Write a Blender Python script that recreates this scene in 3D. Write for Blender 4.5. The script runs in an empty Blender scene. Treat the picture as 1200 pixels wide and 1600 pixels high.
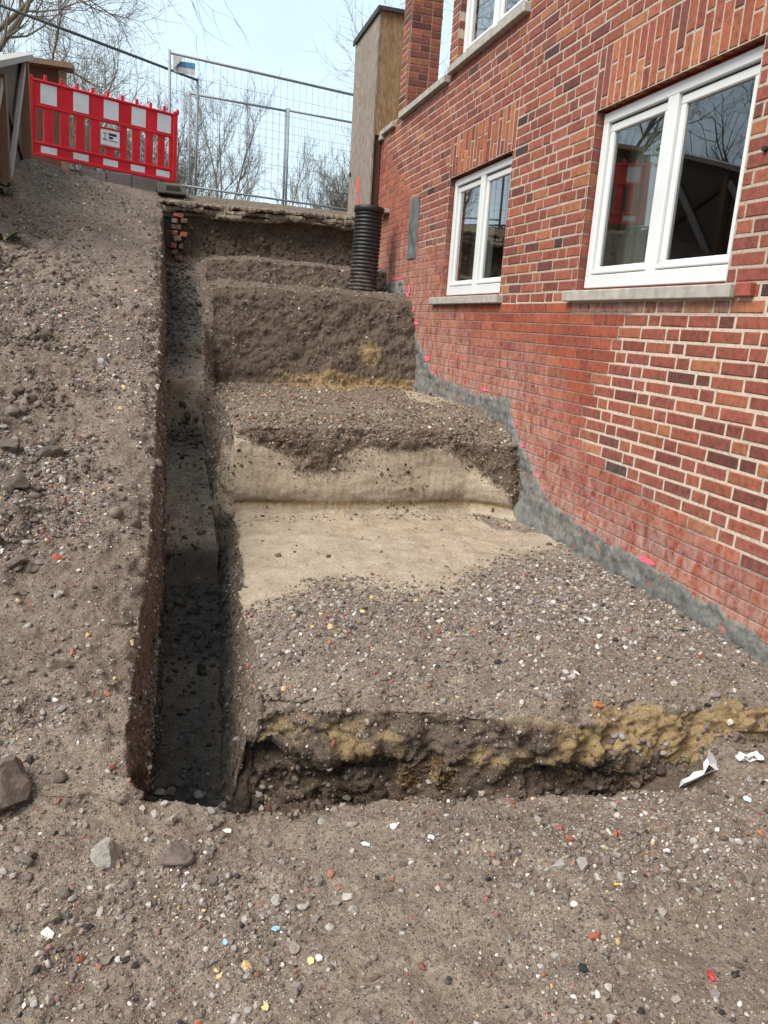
import bpy, bmesh, math, random
import numpy as np
from mathutils import Vector, Matrix, Quaternion
from mathutils.bvhtree import BVHTree

# ------------------------------------------------------------------ camera
SC = bpy.context.scene
COL = SC.collection
YAW, PITCH, ROLL = (math.radians(a) for a in (16.468, 13.657, 3.826))
cy, sy, cp, sp = math.cos(YAW), math.sin(YAW), math.cos(PITCH), math.sin(PITCH)
FWD = Vector((sy*cp, cy*cp, -sp)); RT = Vector((cy, -sy, 0)); UP = RT.cross(FWD)
CR = math.cos(ROLL)*RT + math.sin(ROLL)*UP
CU = -math.sin(ROLL)*RT + math.cos(ROLL)*UP
cam_d = bpy.data.cameras.new("camera"); cam = bpy.data.objects.new("camera", cam_d); COL.objects.link(cam)
cam.matrix_world = Matrix(((CR.x, CU.x, -FWD.x, 0), (CR.y, CU.y, -FWD.y, 0), (CR.z, CU.z, -FWD.z, 0), (0, 0, 0, 1)))
cam_d.sensor_fit = 'HORIZONTAL'; cam_d.sensor_width = 36.0; cam_d.lens = 36.0
cam_d.clip_start = 0.05; cam_d.clip_end = 600
SC.camera = cam

# ------------------------------------------------------------------ world, sun, exposure
SUN_EL, SUN_AZ = math.radians(50), math.radians(245)   # azimuth clockwise from +Y
world = bpy.data.worlds.new("World"); SC.world = world; world.use_nodes = True
wn, wl = world.node_tree.nodes, world.node_tree.links
wn.clear()
wo = wn.new("ShaderNodeOutputWorld"); bg = wn.new("ShaderNodeBackground"); sky = wn.new("ShaderNodeTexSky")
sky.sky_type = 'NISHITA'; sky.sun_disc = False; sky.sun_elevation = SUN_EL; sky.sun_rotation = SUN_AZ
sky.air_density = 1.0; sky.dust_density = 1.6; sky.ozone_density = 1.0
tc = wn.new("ShaderNodeTexCoord"); mp = wn.new("ShaderNodeMapping"); mp.inputs['Scale'].default_value = (1.2, 1.2, 3.2)
cn = wn.new("ShaderNodeTexNoise"); cn.inputs['Scale'].default_value = 1.3; cn.inputs['Detail'].default_value = 5
rmp = wn.new("ShaderNodeMapRange"); rmp.inputs['From Min'].default_value = 0.3; rmp.inputs['From Max'].default_value = 0.75
rmp.inputs['To Min'].default_value = 0.52; rmp.inputs['To Max'].default_value = 0.86
mix = wn.new("ShaderNodeMix"); mix.data_type = 'RGBA'; mix.inputs['B'].default_value = (5.3, 6.5, 7.1, 1)
wl.new(tc.outputs['Generated'], mp.inputs['Vector']); wl.new(mp.outputs['Vector'], cn.inputs['Vector'])
wl.new(cn.outputs['Fac'], rmp.inputs['Value']); wl.new(rmp.outputs['Result'], mix.inputs['Factor'])
wl.new(sky.outputs['Color'], mix.inputs['A']); wl.new(mix.outputs['Result'], bg.inputs['Color'])
bg.inputs['Strength'].default_value = 0.074
wl.new(bg.outputs['Background'], wo.inputs['Surface'])
sun_d = bpy.data.lights.new("sun", 'SUN'); sun = bpy.data.objects.new("sun", sun_d); COL.objects.link(sun)
sun_d.energy = 1.9; sun_d.angle = math.radians(40); sun_d.color = (1.0, 0.93, 0.84)
sdir = Vector((math.sin(SUN_AZ)*math.cos(SUN_EL), math.cos(SUN_AZ)*math.cos(SUN_EL), math.sin(SUN_EL)))
sun.rotation_euler = sdir.to_track_quat('Z', 'Y').to_euler(); sun.location = sdir*40
vs = SC.view_settings; vs.view_transform = 'Standard'; vs.look = 'None'; vs.exposure = 1.35; vs.gamma = 1.0
vs.use_curve_mapping = False

# ------------------------------------------------------------------ helpers
rng = np.random.default_rng(7); random.seed(7)
F = 1200.0
def ray(px, py):
    return (CR*((px-600)/F) - CU*((py-800)/F) + FWD)
def onX(px, py, X): d = ray(px, py); return d*(X/d.x)
def onY(px, py, Y): d = ray(px, py); return d*(Y/d.y)
def project(P):
    P = np.asarray(P, float)
    a = P @ np.array(CR); b = P @ np.array(CU); c = P @ np.array(FWD)
    return 600+F*a/c, 800-F*b/c, c

def _hash(ix, iy, iz, seed):
    h = (ix.astype(np.int64)*374761393 + iy.astype(np.int64)*668265263 + iz.astype(np.int64)*2147483647 + seed*1274126177) & 0xFFFFFFFF
    h = ((h ^ (h >> 13))*1274126177) & 0xFFFFFFFF
    h = h ^ (h >> 16)
    return (h & 0xFFFFFF)/float(0xFFFFFF)*2-1
def vnoise(P, freq, seed=0):
    Q = P*freq; I = np.floor(Q); T = Q-I; I = I.astype(np.int64); T = T*T*T*(T*(T*6-15)+10)
    r = 0
    for dx in (0, 1):
        wx = T[..., 0] if dx else 1-T[..., 0]
        for dy in (0, 1):
            wy = T[..., 1] if dy else 1-T[..., 1]
            for dz in (0, 1):
                wz = T[..., 2] if dz else 1-T[..., 2]
                r = r + wx*wy*wz*_hash(I[..., 0]+dx, I[..., 1]+dy, I[..., 2]+dz, seed)
    return r
def cells(P, freq, seed=0):
    Q = P*freq; I = np.floor(Q).astype(np.int64); best = np.full(len(P), 9.0)
    for dx in (-1, 0, 1):
        for dy in (-1, 0, 1):
            for dz in (-1, 0, 1):
                J = I+np.array([dx, dy, dz]); d = 0
                for k in range(3): d = d + (J[:, k]+.5+.45*_hash(J[:, 0], J[:, 1], J[:, 2], seed+k)-Q[:, k])**2
                best = np.minimum(best, d)
    return np.sqrt(best)
def fbm(P, freq, octs=3, seed=0, gain=0.5):
    r = 0; a = 1
    for o in range(octs):
        r = r + a*vnoise(P, freq*(2.03**o), seed+o*17); a *= gain
    return r
def sstep(x, a, b):
    t = np.clip((x-a)/(b-a), 0, 1); return t*t*(3-2*t)

def np_mesh(name, V, Fa, cols=None, smooth=True, flts=None):
    V = np.asarray(V, np.float32).reshape(-1, 3); Fa = np.asarray(Fa, np.int32)
    n, k = Fa.shape
    me = bpy.data.meshes.new(name)
    me.vertices.add(len(V)); me.vertices.foreach_set("co", V.ravel())
    me.loops.add(n*k); me.loops.foreach_set("vertex_index", Fa.ravel())
    me.polygons.add(n); me.polygons.foreach_set("loop_start", np.arange(0, n*k, k, dtype=np.int32))
    me.polygons.foreach_set("use_smooth", np.full(n, smooth, dtype=bool))
    me.update(calc_edges=True)
    for nm, c in (cols or {}).items():
        a = me.attributes.new(nm, 'FLOAT_COLOR', 'POINT')
        c = np.asarray(c, np.float32)
        if c.shape[1] == 3: c = np.concatenate([c, np.ones((len(c), 1), np.float32)], 1)
        a.data.foreach_set("color", c.ravel())
    return me
class MB:
    """collects polygons of mixed size for one mesh"""
    def __init__(self): self.v = []; self.f = []; self.c = []
    def add(self, vs, fs, col=None):
        b = len(self.v); self.v += [tuple(p) for p in vs]; self.f += [tuple(b+i for i in f) for f in fs]
        if col is not None: self.c += [col]*len(vs)
    def box(self, lo, hi, M=None, bev=0.0):
        x0, y0, z0 = lo; x1, y1, z1 = hi
        if bev <= 0:
            vs = [(x0,y0,z0),(x1,y0,z0),(x1,y1,z0),(x0,y1,z0),(x0,y0,z1),(x1,y0,z1),(x1,y1,z1),(x0,y1,z1)]
            fs = [(0,3,2,1),(4,5,6,7),(0,1,5,4),(1,2,6,5),(2,3,7,6),(3,0,4,7)]
        else:
            bm = bmesh.new(); bmesh.ops.create_cube(bm, size=1)
            for v in bm.verts: v.co = Vector(((x0+x1)/2+v.co.x*(x1-x0), (y0+y1)/2+v.co.y*(y1-y0), (z0+z1)/2+v.co.z*(z1-z0)))
            bmesh.ops.bevel(bm, geom=bm.edges[:], offset=bev, segments=1, affect='EDGES')
            bm.verts.index_update()
            vs = [v.co.copy() for v in bm.verts]; fs = [[v.index for v in f.verts] for f in bm.faces]; bm.free()
        if M is not None: vs = [M @ Vector(p) for p in vs]
        self.add(vs, fs); return self
    def tube(self, a, b, r0, r1=None, n=8, caps=True):
        a = Vector(a); b = Vector(b); r1 = r0 if r1 is None else r1
        d = (b-a).normalized(); s = d.orthogonal().normalized(); t = d.cross(s)
        vs = []
        for p, r in ((a, r0), (b, r1)):
            for i in range(n):
                an = 2*math.pi*i/n; vs.append(p+(s*math.cos(an)+t*math.sin(an))*r)
        fs = [(i, (i+1) % n, n+(i+1) % n, n+i) for i in range(n)]
        if caps: fs += [tuple(range(n-1, -1, -1)), tuple(range(n, 2*n))]
        self.add(vs, fs); return self
    def quad(self, *p): self.add(p, [tuple(range(len(p)))]); return self
    def mesh(self, name, mat=None, smooth=False):
        me = bpy.data.meshes.new(name); me.from_pydata([tuple(p) for p in self.v], [], self.f); me.update()
        if smooth: me.polygons.foreach_set("use_smooth", [True]*len(me.polygons))
        if self.c:
            a = me.attributes.new("bcol", 'FLOAT_COLOR', 'POINT')
            a.data.foreach_set("color", np.asarray(self.c, np.float32).ravel())
        if mat: me.materials.append(mat)
        return me
    def obj(self, name, mat, parent=None, smooth=False, loc=None):
        return link(name, self.mesh(name, mat, smooth), None, parent, loc)
def link(name, me, mat=None, parent=None, loc=None):
    o = bpy.data.objects.new(name, me); COL.objects.link(o)
    if mat and me: me.materials.append(mat)
    if parent: 
        o.parent = parent
    if loc is not None: o.location = loc
    return o
def tag(o, label=None, cat=None, group=None, kind=None):
    if label: o["label"] = label
    if cat: o["category"] = cat
    if group: o["group"] = group
    if kind: o["kind"] = kind
    return o
def empty(name, loc, label, cat, group=None, rot=None):
    o = bpy.data.objects.new(name, None); COL.objects.link(o); o.location = loc; o.empty_display_size = 0.1
    if rot is not None: o.rotation_euler = rot
    return tag(o, label, cat, group)

# ------------------------------------------------------------------ materials
class NT:
    def __init__(self, name):
        self.m = bpy.data.materials.new(name); self.m.use_nodes = True
        self.t = self.m.node_tree; self.n = self.t.nodes; self.l = self.t.links
        self.b = self.n["Principled BSDF"]
    def node(self, t, **kw):
        nd = self.n.new(t)
        for k, v in kw.items():
            if k in nd.inputs: self.set(nd.inputs[k], v)
            else: setattr(nd, k, v)
        return nd
    def set(self, sock, v):
        if isinstance(v, bpy.types.NodeSocket): self.l.new(v, sock)
        else:
            if hasattr(v, '__len__') and len(v) == 3 and sock.type == 'RGBA': v = (*v, 1)
            sock.default_value = v
    def pos(self): return self.node("ShaderNodeNewGeometry").outputs['Position']
    def objc(self): return self.node("ShaderNodeTexCoord").outputs['Object']
    def noise(self, vec, scale, detail=3, rough=0.55, dist=0.0):
        nd = self.node("ShaderNodeTexNoise", Scale=scale, Detail=detail, Roughness=rough, Distortion=dist); self.set(nd.inputs['Vector'], vec); return nd.outputs['Fac']
    def ramp(self, fac, stops, interp='LINEAR'):
        nd = self.n.new("ShaderNodeValToRGB"); cr = nd.color_ramp; cr.interpolation = interp
        while len(cr.elements) < len(stops): cr.elements.new(0.5)
        for e, (p, c) in zip(cr.elements, stops):
            e.position = p; e.color = (*c, 1) if hasattr(c, '__len__') and len(c) == 3 else ((c, c, c, 1) if not hasattr(c, '__len__') else c)
        self.set(nd.inputs['Fac'], fac); return nd.outputs['Color']
    def mix(self, fac, a, b, blend='MIX'):
        nd = self.n.new("ShaderNodeMix"); nd.data_type = 'RGBA'; nd.blend_type = blend
        self.set(nd.inputs[0], fac); self.set(nd.inputs[6], a); self.set(nd.inputs[7], b); return nd.outputs[2]
    def math(self, op, a, b=0.0, clamp=False):
        nd = self.n.new("ShaderNodeMath"); nd.operation = op; nd.use_clamp = clamp
        self.set(nd.inputs[0], a); self.set(nd.inputs[1], b); return nd.outputs[0]
    def rng(self, v, a, b, c=0.0, d=1.0):
        nd = self.n.new("ShaderNodeMapRange"); self.set(nd.inputs[0], v)
        for i, x in enumerate((a, b, c, d)): self.set(nd.inputs[1+i], x)
        return nd.outputs[0]
    def attr(self, name): nd = self.n.new("ShaderNodeAttribute"); nd.attribute_name = name; return nd
    def sep(self, c): nd = self.n.new("ShaderNodeSeparateColor"); self.set(nd.inputs[0], c); return nd.outputs
    def vor(self, vec, scale, feature='F1', rand=1.0):
        nd = self.n.new("ShaderNodeTexVoronoi"); nd.feature = feature; self.set(nd.inputs['Vector'], vec)
        nd.inputs['Scale'].default_value = scale; nd.inputs['Randomness'].default_value = rand; return nd.outputs
    def bump(self, h, strength, dist, normal=None):
        nd = self.n.new("ShaderNodeBump"); self.set(nd.inputs['Height'], h); nd.inputs['Strength'].default_value = strength; nd.inputs['Distance'].default_value = dist
        if normal is not None: self.set(nd.inputs['Normal'], normal)
        return nd.outputs['Normal']
    def out(self, color=None, rough=None, normal=None, metal=None, spec=None):
        for k, v in (('Base Color', color), ('Roughness', rough), ('Normal', normal), ('Metallic', metal), ('Specular IOR Level', spec)):
            if v is not None: self.set(self.b.inputs[k], v)
        return self.m
def simple(name, col, rough=0.6, metal=0.0, nscale=20, namt=0.25, bump=0.0, bscale=80, bdist=0.002, spec=0.4):
    t = NT(name); p = t.objc()
    n = t.noise(p, nscale, 4); dark = tuple(c*(1-namt) for c in col); lite = tuple(min(1, c*(1+namt)) for c in col)
    c = t.ramp(n, [(0.3, dark), (0.7, lite)])
    nm = t.bump(t.noise(p, bscale, 3), bump, bdist) if bump else None
    return t.out(c, t.rng(n, 0.3, 0.7, rough-0.08, min(1, rough+0.08)), nm, metal, spec)

def mat_ground():
    t = NT("soil"); p = t.pos(); z = t.sep(t.attr("zone").outputs['Color'])
    wetA = t.attr("zone").outputs['Alpha']
    n1 = t.noise(p, 1.3, 4, 0.6); n2 = t.noise(p, 9, 5, 0.65, 0.4); n3 = t.noise(p, 55, 4, 0.7); n4 = t.noise(p, 190, 3, 0.7)
    soil = t.ramp(n2, [(0.25, (0.14, 0.104, 0.077)), (0.5, (0.265, 0.208, 0.16)), (0.75, (0.385, 0.315, 0.25))])
    soil = t.mix(t.rng(n1, 0.35, 0.65, 0, 0.45), soil, (0.3, 0.24, 0.19))
    soil = t.mix(t.rng(t.noise(p, 1.1, 3, .6, .5), 0.48, 0.68, 0, 0.55), soil, (0.14, 0.108, 0.082))
    soil = t.mix(t.rng(n3, 0.42, 0.68, 0.0, 0.75), soil, (0.105, 0.076, 0.056))
    # crumbs and chips in the soil
    v1 = t.vor(p, 105); v2 = t.vor(p, 230)
    cr = t.sep(v1['Color']); cr2 = t.sep(v2['Color'])
    chips = t.ramp(cr[0], [(0.0, (0.035, 0.03, 0.028)), (0.16, (0.12, 0.095, 0.078)), (0.42, (0.205, 0.17, 0.14)), (0.66, (0.27, 0.235, 0.2)), (0.84, (0.4, 0.37, 0.33)), (0.93, (0.62, 0.59, 0.55)), (0.965, (0.33, 0.1, 0.06)), (0.985, (0.5, 0.37, 0.17))], 'CONSTANT')
    chips2 = t.ramp(cr2[0], [(0.0, (0.05, 0.04, 0.034)), (0.3, (0.15, 0.12, 0.1)), (0.62, (0.24, 0.2, 0.17)), (0.86, (0.44, 0.41, 0.37)), (0.95, (0.66, 0.63, 0.6))], 'CONSTANT')
    chipmask = t.math('MULTIPLY', t.rng(v1['Distance'], 0.28, 0.42, 1, 0), t.math('GREATER_THAN', cr[1], 0.55))
    chipmask2 = t.math('MULTIPLY', t.rng(v2['Distance'], 0.3, 0.42, 1, 0), t.math('GREATER_THAN', cr2[1], 0.6))
    soil = t.mix(t.math('MULTIPLY', chipmask2, 0.7), soil, chips2)
    soil = t.mix(t.math('MULTIPLY', chipmask, 0.8), soil, chips)
    # brown loam (fresh cut faces)
    loam = t.ramp(t.noise(p, 14, 5, 0.7), [(0.3, (0.068, 0.05, 0.036)), (0.55, (0.128, 0.096, 0.07)), (0.8, (0.195, 0.152, 0.115))])
    loam = t.mix(t.math('MULTIPLY', chipmask, 0.5), loam, chips)
    sandc = t.ramp(t.noise(p, 6, 6, 0.7), [(0.25, (0.29, 0.225, 0.155)), (0.5, (0.43, 0.35, 0.26)), (0.78, (0.53, 0.445, 0.345))])
    sandc = t.mix(t.math('MULTIPLY', t.math('GREATER_THAN', cr[2], 0.86), t.math('MULTIPLY', chipmask, 0.7)), sandc, (0.16, 0.12, 0.09))
    clay = t.ramp(t.noise(p, 11, 5, 0.7), [(0.25, (0.2, 0.13, 0.06)), (0.55, (0.33, 0.235, 0.12)), (0.8, (0.42, 0.31, 0.17))])
    def m(s, lo=0.3, hi=0.7): return t.rng(t.math('ADD', t.math('ADD', s, t.math('MULTIPLY', t.math('SUBTRACT', n2, 0.5), 1.0)), t.math('MULTIPLY', t.math('SUBTRACT', n3, 0.5), 1.3)), lo, hi)
    c = t.mix(m(z[1]), soil, loam)
    c = t.mix(m(z[0]), c, sandc)
    c = t.mix(m(z[2]), c, clay)
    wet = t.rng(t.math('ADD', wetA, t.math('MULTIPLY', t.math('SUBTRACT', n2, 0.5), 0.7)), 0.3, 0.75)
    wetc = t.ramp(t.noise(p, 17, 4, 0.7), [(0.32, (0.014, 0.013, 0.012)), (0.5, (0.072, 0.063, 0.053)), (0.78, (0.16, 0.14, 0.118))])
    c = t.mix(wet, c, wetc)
    h = t.math('ADD', t.math('MULTIPLY', n3, 0.9), t.math('ADD', t.math('MULTIPLY', n4, 0.45), t.math('ADD', t.math('MULTIPLY', chipmask, 0.35), t.math('MULTIPLY', chipmask2, 0.2))))
    nb = t.bump(h, 0.9, 0.014)
    return t.out(c, t.rng(wet, 0, 1, 0.95, 0.6), nb, spec=0.25)
def mat_stone():
    t = NT("gravel_stone"); p = t.pos(); c = t.attr("bcol").outputs['Color']
    n = t.noise(p, 160, 4, 0.7)
    c2 = t.mix(1.0, c, t.ramp(n, [(0.3, 0.62), (0.7, 1.12)]), 'MULTIPLY')
    c2 = t.mix(t.rng(t.noise(p, 45, 3), 0.5, 0.75, 0, 0.55), c2, (0.16, 0.125, 0.1))
    return t.out(c2, 0.85, t.bump(n, 0.5, 0.003), spec=0.3)
def mat_slag():
    t = NT("porous_yellow_slag"); p = t.objc(); v = t.vor(p, 70); v2 = t.vor(p, 150); s = t.sep(v['Color']); n = t.noise(p, 40, 4, .7)
    c = t.ramp(s[0], [(0, (.07, .04, .02)), (.3, (.19, .11, .045)), (.6, (.33, .22, .10)), (.85, (.48, .38, .22))])
    c = t.mix(t.rng(v2['Distance'], .25, .5, .0, .75), c, (.05, .03, .02)); c = t.mix(t.rng(n, .5, .7, 0, .7), c, (.12, .085, .06))
    return t.out(c, .9, t.bump(t.math('ADD', v['Distance'], t.math('MULTIPLY', v2['Distance'], .6)), 1.0, .012), spec=.3)
def mat_rock(name, col):
    t = NT(name); p = t.objc()
    n = t.noise(p, 30, 5, 0.7); n2 = t.noise(p, 120, 4, 0.7)
    c = t.ramp(n, [(0.25, tuple(x*0.55 for x in col)), (0.5, col), (0.8, tuple(min(1, x*1.25) for x in col))])
    c = t.mix(t.rng(n2, 0.5, 0.75, 0, 0.5), c, (0.15, 0.12, 0.095))
    return t.out(c, 0.88, t.bump(t.math('ADD', n, n2), 0.6, 0.006), spec=0.3)
def mat_brick():
    t = NT("brick"); p = t.pos(); a = t.attr("bcol"); c = a.outputs['Color']; haze = a.outputs['Alpha']
    n = t.noise(p, 26, 5, 0.7); n2 = t.noise(p, 110, 4, 0.7); mpz = t.node("ShaderNodeMapping"); mpz.inputs['Scale'].default_value = (1, 1, .45); t.set(mpz.inputs['Vector'], p); n3 = t.noise(mpz.outputs[0], 10, 5, 0.7, 0.8)
    c = t.mix(1.0, c, t.ramp(n, [(0.28, 0.5), (0.5, 0.95), (0.78, 1.3)]), 'MULTIPLY')
    c = t.mix(t.rng(n2, 0.58, 0.78, 0, 0.6), c, (0.06, 0.03, 0.024))
    c = t.mix(t.rng(t.noise(p, 60, 3, 0.6), 0.67, 0.74, 0, 0.5), c, (0.5, 0.36, 0.28))
    hz = t.math('MULTIPLY', haze, t.rng(t.math('ADD', n3, t.math('MULTIPLY', t.math('SUBTRACT', n, 0.5), 0.5)), 0.36, 0.68))
    c = t.mix(t.math('MULTIPLY', hz, 0.66), c, (0.50, 0.38, 0.325))
    return t.out(c, t.rng(n, 0.3, 0.7, 0.72, 0.92), t.bump(t.math('ADD', n2, t.math('MULTIPLY', n, 1.2)), 0.5, 0.004), spec=0.3)
def mat_mortar():
    t = NT("mortar"); p = t.pos(); c = t.attr("bcol").outputs['Color']
    n = t.noise(p, 40, 5, 0.7); n2 = t.noise(p, 220, 3, 0.7)
    c = t.mix(1.0, c, t.ramp(n, [(0.28, 0.6), (0.5, 0.97), (0.75, 1.15)]), 'MULTIPLY')
    return t.out(c, 0.95, t.bump(t.math('ADD', n, n2), 0.5, 0.004), spec=0.2)
def mat_coat():
    t = NT("bitumen_slurry"); p = t.pos()
    n = t.noise(p, 13, 6, 0.75, 0.5); n2 = t.noise(p, 60, 4, 0.7)
    c = t.ramp(n, [(0.28, (0.06, 0.06, 0.056)), (0.45, (0.13, 0.13, 0.122)), (0.62, (0.215, 0.21, 0.195)), (0.8, (0.36, 0.335, 0.29))])
    c = t.mix(t.rng(n2, 0.5, 0.8, 0, 0.5), c, (0.06, 0.06, 0.06))
    sx = t.node("ShaderNodeSeparateXYZ"); t.set(sx.inputs[0], p)
    c = t.mix(t.rng(t.noise(p, 3.1, 4), 0.56, 0.72, 0, 0.6), c, (0.33, 0.29, 0.23))
    return t.out(c, 0.8, t.bump(t.math('ADD', n, n2), 0.7, 0.006), spec=0.3)
def mat_osb(name, grey):
    t = NT(name); p = t.objc()
    mpn = t.node("ShaderNodeMapping"); mpn.inputs['Scale'].default_value = (1, 1, 0.28); t.set(mpn.inputs['Vector'], p)
    v = t.vor(mpn.outputs[0], 40); s = t.sep(v['Color']); n = t.noise(mpn.outputs[0], 60, 4, 0.7)
    if grey: st = [(0.0, (0.125, 0.1, 0.08)), (0.5, (0.25, 0.21, 0.172)), (1.0, (0.37, 0.322, 0.27))]
    else: st = [(0.0, (0.15, 0.08, 0.038)), (0.5, (0.29, 0.175, 0.09)), (1.0, (0.4, 0.27, 0.155))]
    c = t.mix(0.45, t.ramp(s[0], st), t.ramp(n, [(0.3, st[0][1]), (0.7, st[2][1])]))
    c = t.mix(t.rng(t.noise(p, 2.3, 3), 0.4, 0.7, 0, 0.4), c, tuple(x*0.7 for x in st[1][1]))
    return t.out(c, 0.85, t.bump(t.math('ADD', s[0], n), 0.35, 0.003), spec=0.25)
def mat_wood(name, col):
    t = NT(name); p = t.objc()
    mpn = t.node("ShaderNodeMapping"); mpn.inputs['Scale'].default_value = (6, 6, 0.7); t.set(mpn.inputs['Vector'], p)
    n = t.noise(mpn.outputs[0], 9, 5, 0.65, 0.6); n2 = t.noise(p, 90, 3)
    c = t.ramp(n, [(0.25, tuple(x*0.6 for x in col)), (0.5, col), (0.8, tuple(min(1, x*1.3) for x in col))])
    return t.out(c, 0.8, t.bump(t.math('ADD', n, t.math('MULTIPLY', n2, 0.3)), 0.3, 0.003), spec=0.3)
def mat_glass():
    t = NT("window_glass"); n = t.n; out = n["Material Output"]; n.remove(t.b)
    tr = t.node("ShaderNodeBsdfTransparent"); tr.inputs[0].default_value = (0.82, 0.86, 0.85, 1)
    gl = t.node("ShaderNodeBsdfGlossy"); gl.inputs['Roughness'].default_value = 0.004; gl.inputs[0].default_value = (1, 1, 1, 1)
    fr = t.node("ShaderNodeFresnel"); fr.inputs['IOR'].default_value = 1.52
    f2 = t.math('MULTIPLY', fr.outputs[0], 2.6, True); f2 = t.math('MAXIMUM', f2, 0.12)
    mx = t.node("ShaderNodeMixShader"); t.set(mx.inputs[0], f2); t.l.new(tr.outputs[0], mx.inputs[1]); t.l.new(gl.outputs[0], mx.inputs[2])
    t.l.new(mx.outputs[0], out.inputs['Surface']); return t.m
M = dict(ground=mat_ground(), stone=mat_stone(), brick=mat_brick(), mortar=mat_mortar(), coat=mat_coat(), glass=mat_glass(),
    osb_grey=mat_osb("weathered_osb", True), osb_tan=mat_osb("fresh_osb", False),
    wood=mat_wood("brown_timber", (0.2, 0.13, 0.085)), wood_grey=mat_wood("silvered_timber", (0.36, 0.35, 0.33)), wood_dark=mat_wood("dark_timber", (0.09, 0.045, 0.03)),
    sill=simple("sandstone_sill", (0.36, 0.335, 0.29), 0.9, nscale=14, namt=0.22, bump=0.5, bscale=120),
    white=simple("white_window_paint", (0.66, 0.67, 0.66), 0.38, nscale=5, namt=0.03), cream=simple("cream_window_paint", (0.72, 0.68, 0.56), 0.4, nscale=5, namt=0.04),
    seal=simple("red_sealing_tape", (0.42, 0.06, 0.045), 0.6), gasket=simple("black_gasket", (0.02, 0.02, 0.02), 0.6),
    pipe=simple("black_corrugated_plastic", (0.022, 0.022, 0.023), 0.42, nscale=12, namt=0.4, spec=0.5),
    steel=simple("galvanised_steel", (0.27, 0.285, 0.3), 0.6, 0.4, nscale=30, namt=0.2), steel_dark=simple("dull_dark_steel", (0.09, 0.1, 0.11), 0.5, 0.6, nscale=30, namt=0.2),
    red=simple("red_barrier_plastic", (0.56, 0.008, 0.02), 0.42, nscale=4, namt=0.14, spec=0.45),
    refl=simple("white_reflective_sheeting", (0.62, 0.65, 0.68), 0.45, nscale=9, namt=0.06),
    foot=simple("recycled_plastic_foot", (0.125, 0.125, 0.1), 0.85, nscale=25, namt=0.3, bump=0.4), kerb=simple("grey_concrete_kerb", (0.15, 0.14, 0.148), 0.9, nscale=16, namt=0.2, bump=0.4, bscale=140),
    felt=simple("roofing_felt", (0.05, 0.05, 0.055), 0.9, nscale=40, namt=0.4, bump=0.5), plate=simple("grey_metal_plate", (0.135, 0.15, 0.15), 0.6, 0.2, nscale=9, namt=0.4),
    slab=simple("broken_concrete_slab", (0.19, 0.155, 0.115), 0.95, nscale=7, namt=0.4, bump=0.7, bscale=60, bdist=0.008),
    asphalt=simple("asphalt", (0.055, 0.055, 0.057), 0.92, nscale=60, namt=0.3, bump=0.5),
    pink=simple("pink_marker_paint", (0.8, 0.13, 0.2), 0.7, nscale=60, namt=0.25), redspray=simple("red_marker_paint", (0.82, 0.07, 0.07), 0.7, nscale=60, namt=0.2),
    room=simple("room_plaster", (0.62, 0.61, 0.58), 0.9, nscale=3, namt=0.08), roomfloor=simple("room_floor", (0.12, 0.11, 0.1), 0.7),
    bark=simple("grey_brown_bark", (0.17, 0.15, 0.105), 0.95, nscale=6, namt=0.4), twig=simple("twig_bark", (0.18, 0.15, 0.11), 0.95, nscale=3, namt=0.3),
    leaf=simple("weed_leaf", (0.05, 0.1, 0.028), 0.6, nscale=30, namt=0.4), foil=simple("white_plastic_foil", (0.72, 0.74, 0.75), 0.35, nscale=30, namt=0.08),
    black=simple("black_print", (0.03, 0.03, 0.035), 0.6), blue=simple("blue_print", (0.07, 0.2, 0.36), 0.5, nscale=20, namt=0.2), sheet=simple("grey_white_sheet", (0.5, 0.5, 0.48), 0.6),
    clinker=mat_slag(), rust=simple("rusty_iron", (0.16, 0.06, 0.035), 0.9, nscale=60, namt=0.4))

# ------------------------------------------------------------------ ground sheet (foreground, bank, trench, terraces, street) as one grid
WX = 2.8                                                     # face of the house wall
def lin(a, b, n): return np.linspace(a, b, n, endpoint=False)
vrow = np.concatenate([lin(-40, -2, 8), lin(-2, 0.4, 14), lin(0.4, 0.85, 22), lin(0.85, 2.2, 165), lin(2.2, 2.30, 22), lin(2.30, 2.46, 40), lin(2.46, 2.76, 18),
    lin(2.76, 3.0, 84), lin(3.0, 3.2, 22), lin(3.2, 5.66, 152), lin(5.66, 5.88, 66), lin(5.88, 6.45, 38), lin(6.45, 8.35, 80), lin(8.35, 8.9, 74),
    lin(8.9, 9.15, 14), lin(9.15, 9.9, 22), lin(9.9, 10.12, 28), lin(10.12, 11.44, 36), lin(11.44, 11.56, 36), lin(11.56, 12.6, 22), lin(12.6, 18, 22), lin(18, 120, 10), [120.0]])
NV = len(vrow)
XLv = np.interp(vrow, [2.2, 2.6, 3, 3.6, 5, 7, 11.5], [-.10, -.135, -.115, -.075, -.045, -.03, -.02])
XRv = np.interp(vrow, [2.2, 2.6, 3, 4.3, 5.0, 5.6, 5.9, 7, 8.5, 11.5], [.35, .36, .37, .45, .49, .52, .50, .47, .52, .5])
seg = [("far", 8), ("b1", 22), ("b2", 95), ("b3", 46), ("wl", 40), ("fl", 24), ("wr", 46), ("lip", 16), ("ter", 165), ("wall", 8), ("in", 6)]
cols_t, cols_k = [], []
for k, (nm, n) in enumerate(seg):
    t_ = np.arange(n)/n; cols_t.append(t_); cols_k.append(np.full(n, k))
cols_t = np.concatenate(cols_t+[np.array([1.0])]); cols_k = np.concatenate(cols_k+[np.array([len(seg)-1])])
NU = len(cols_t)
one = np.ones(NV)
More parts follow.
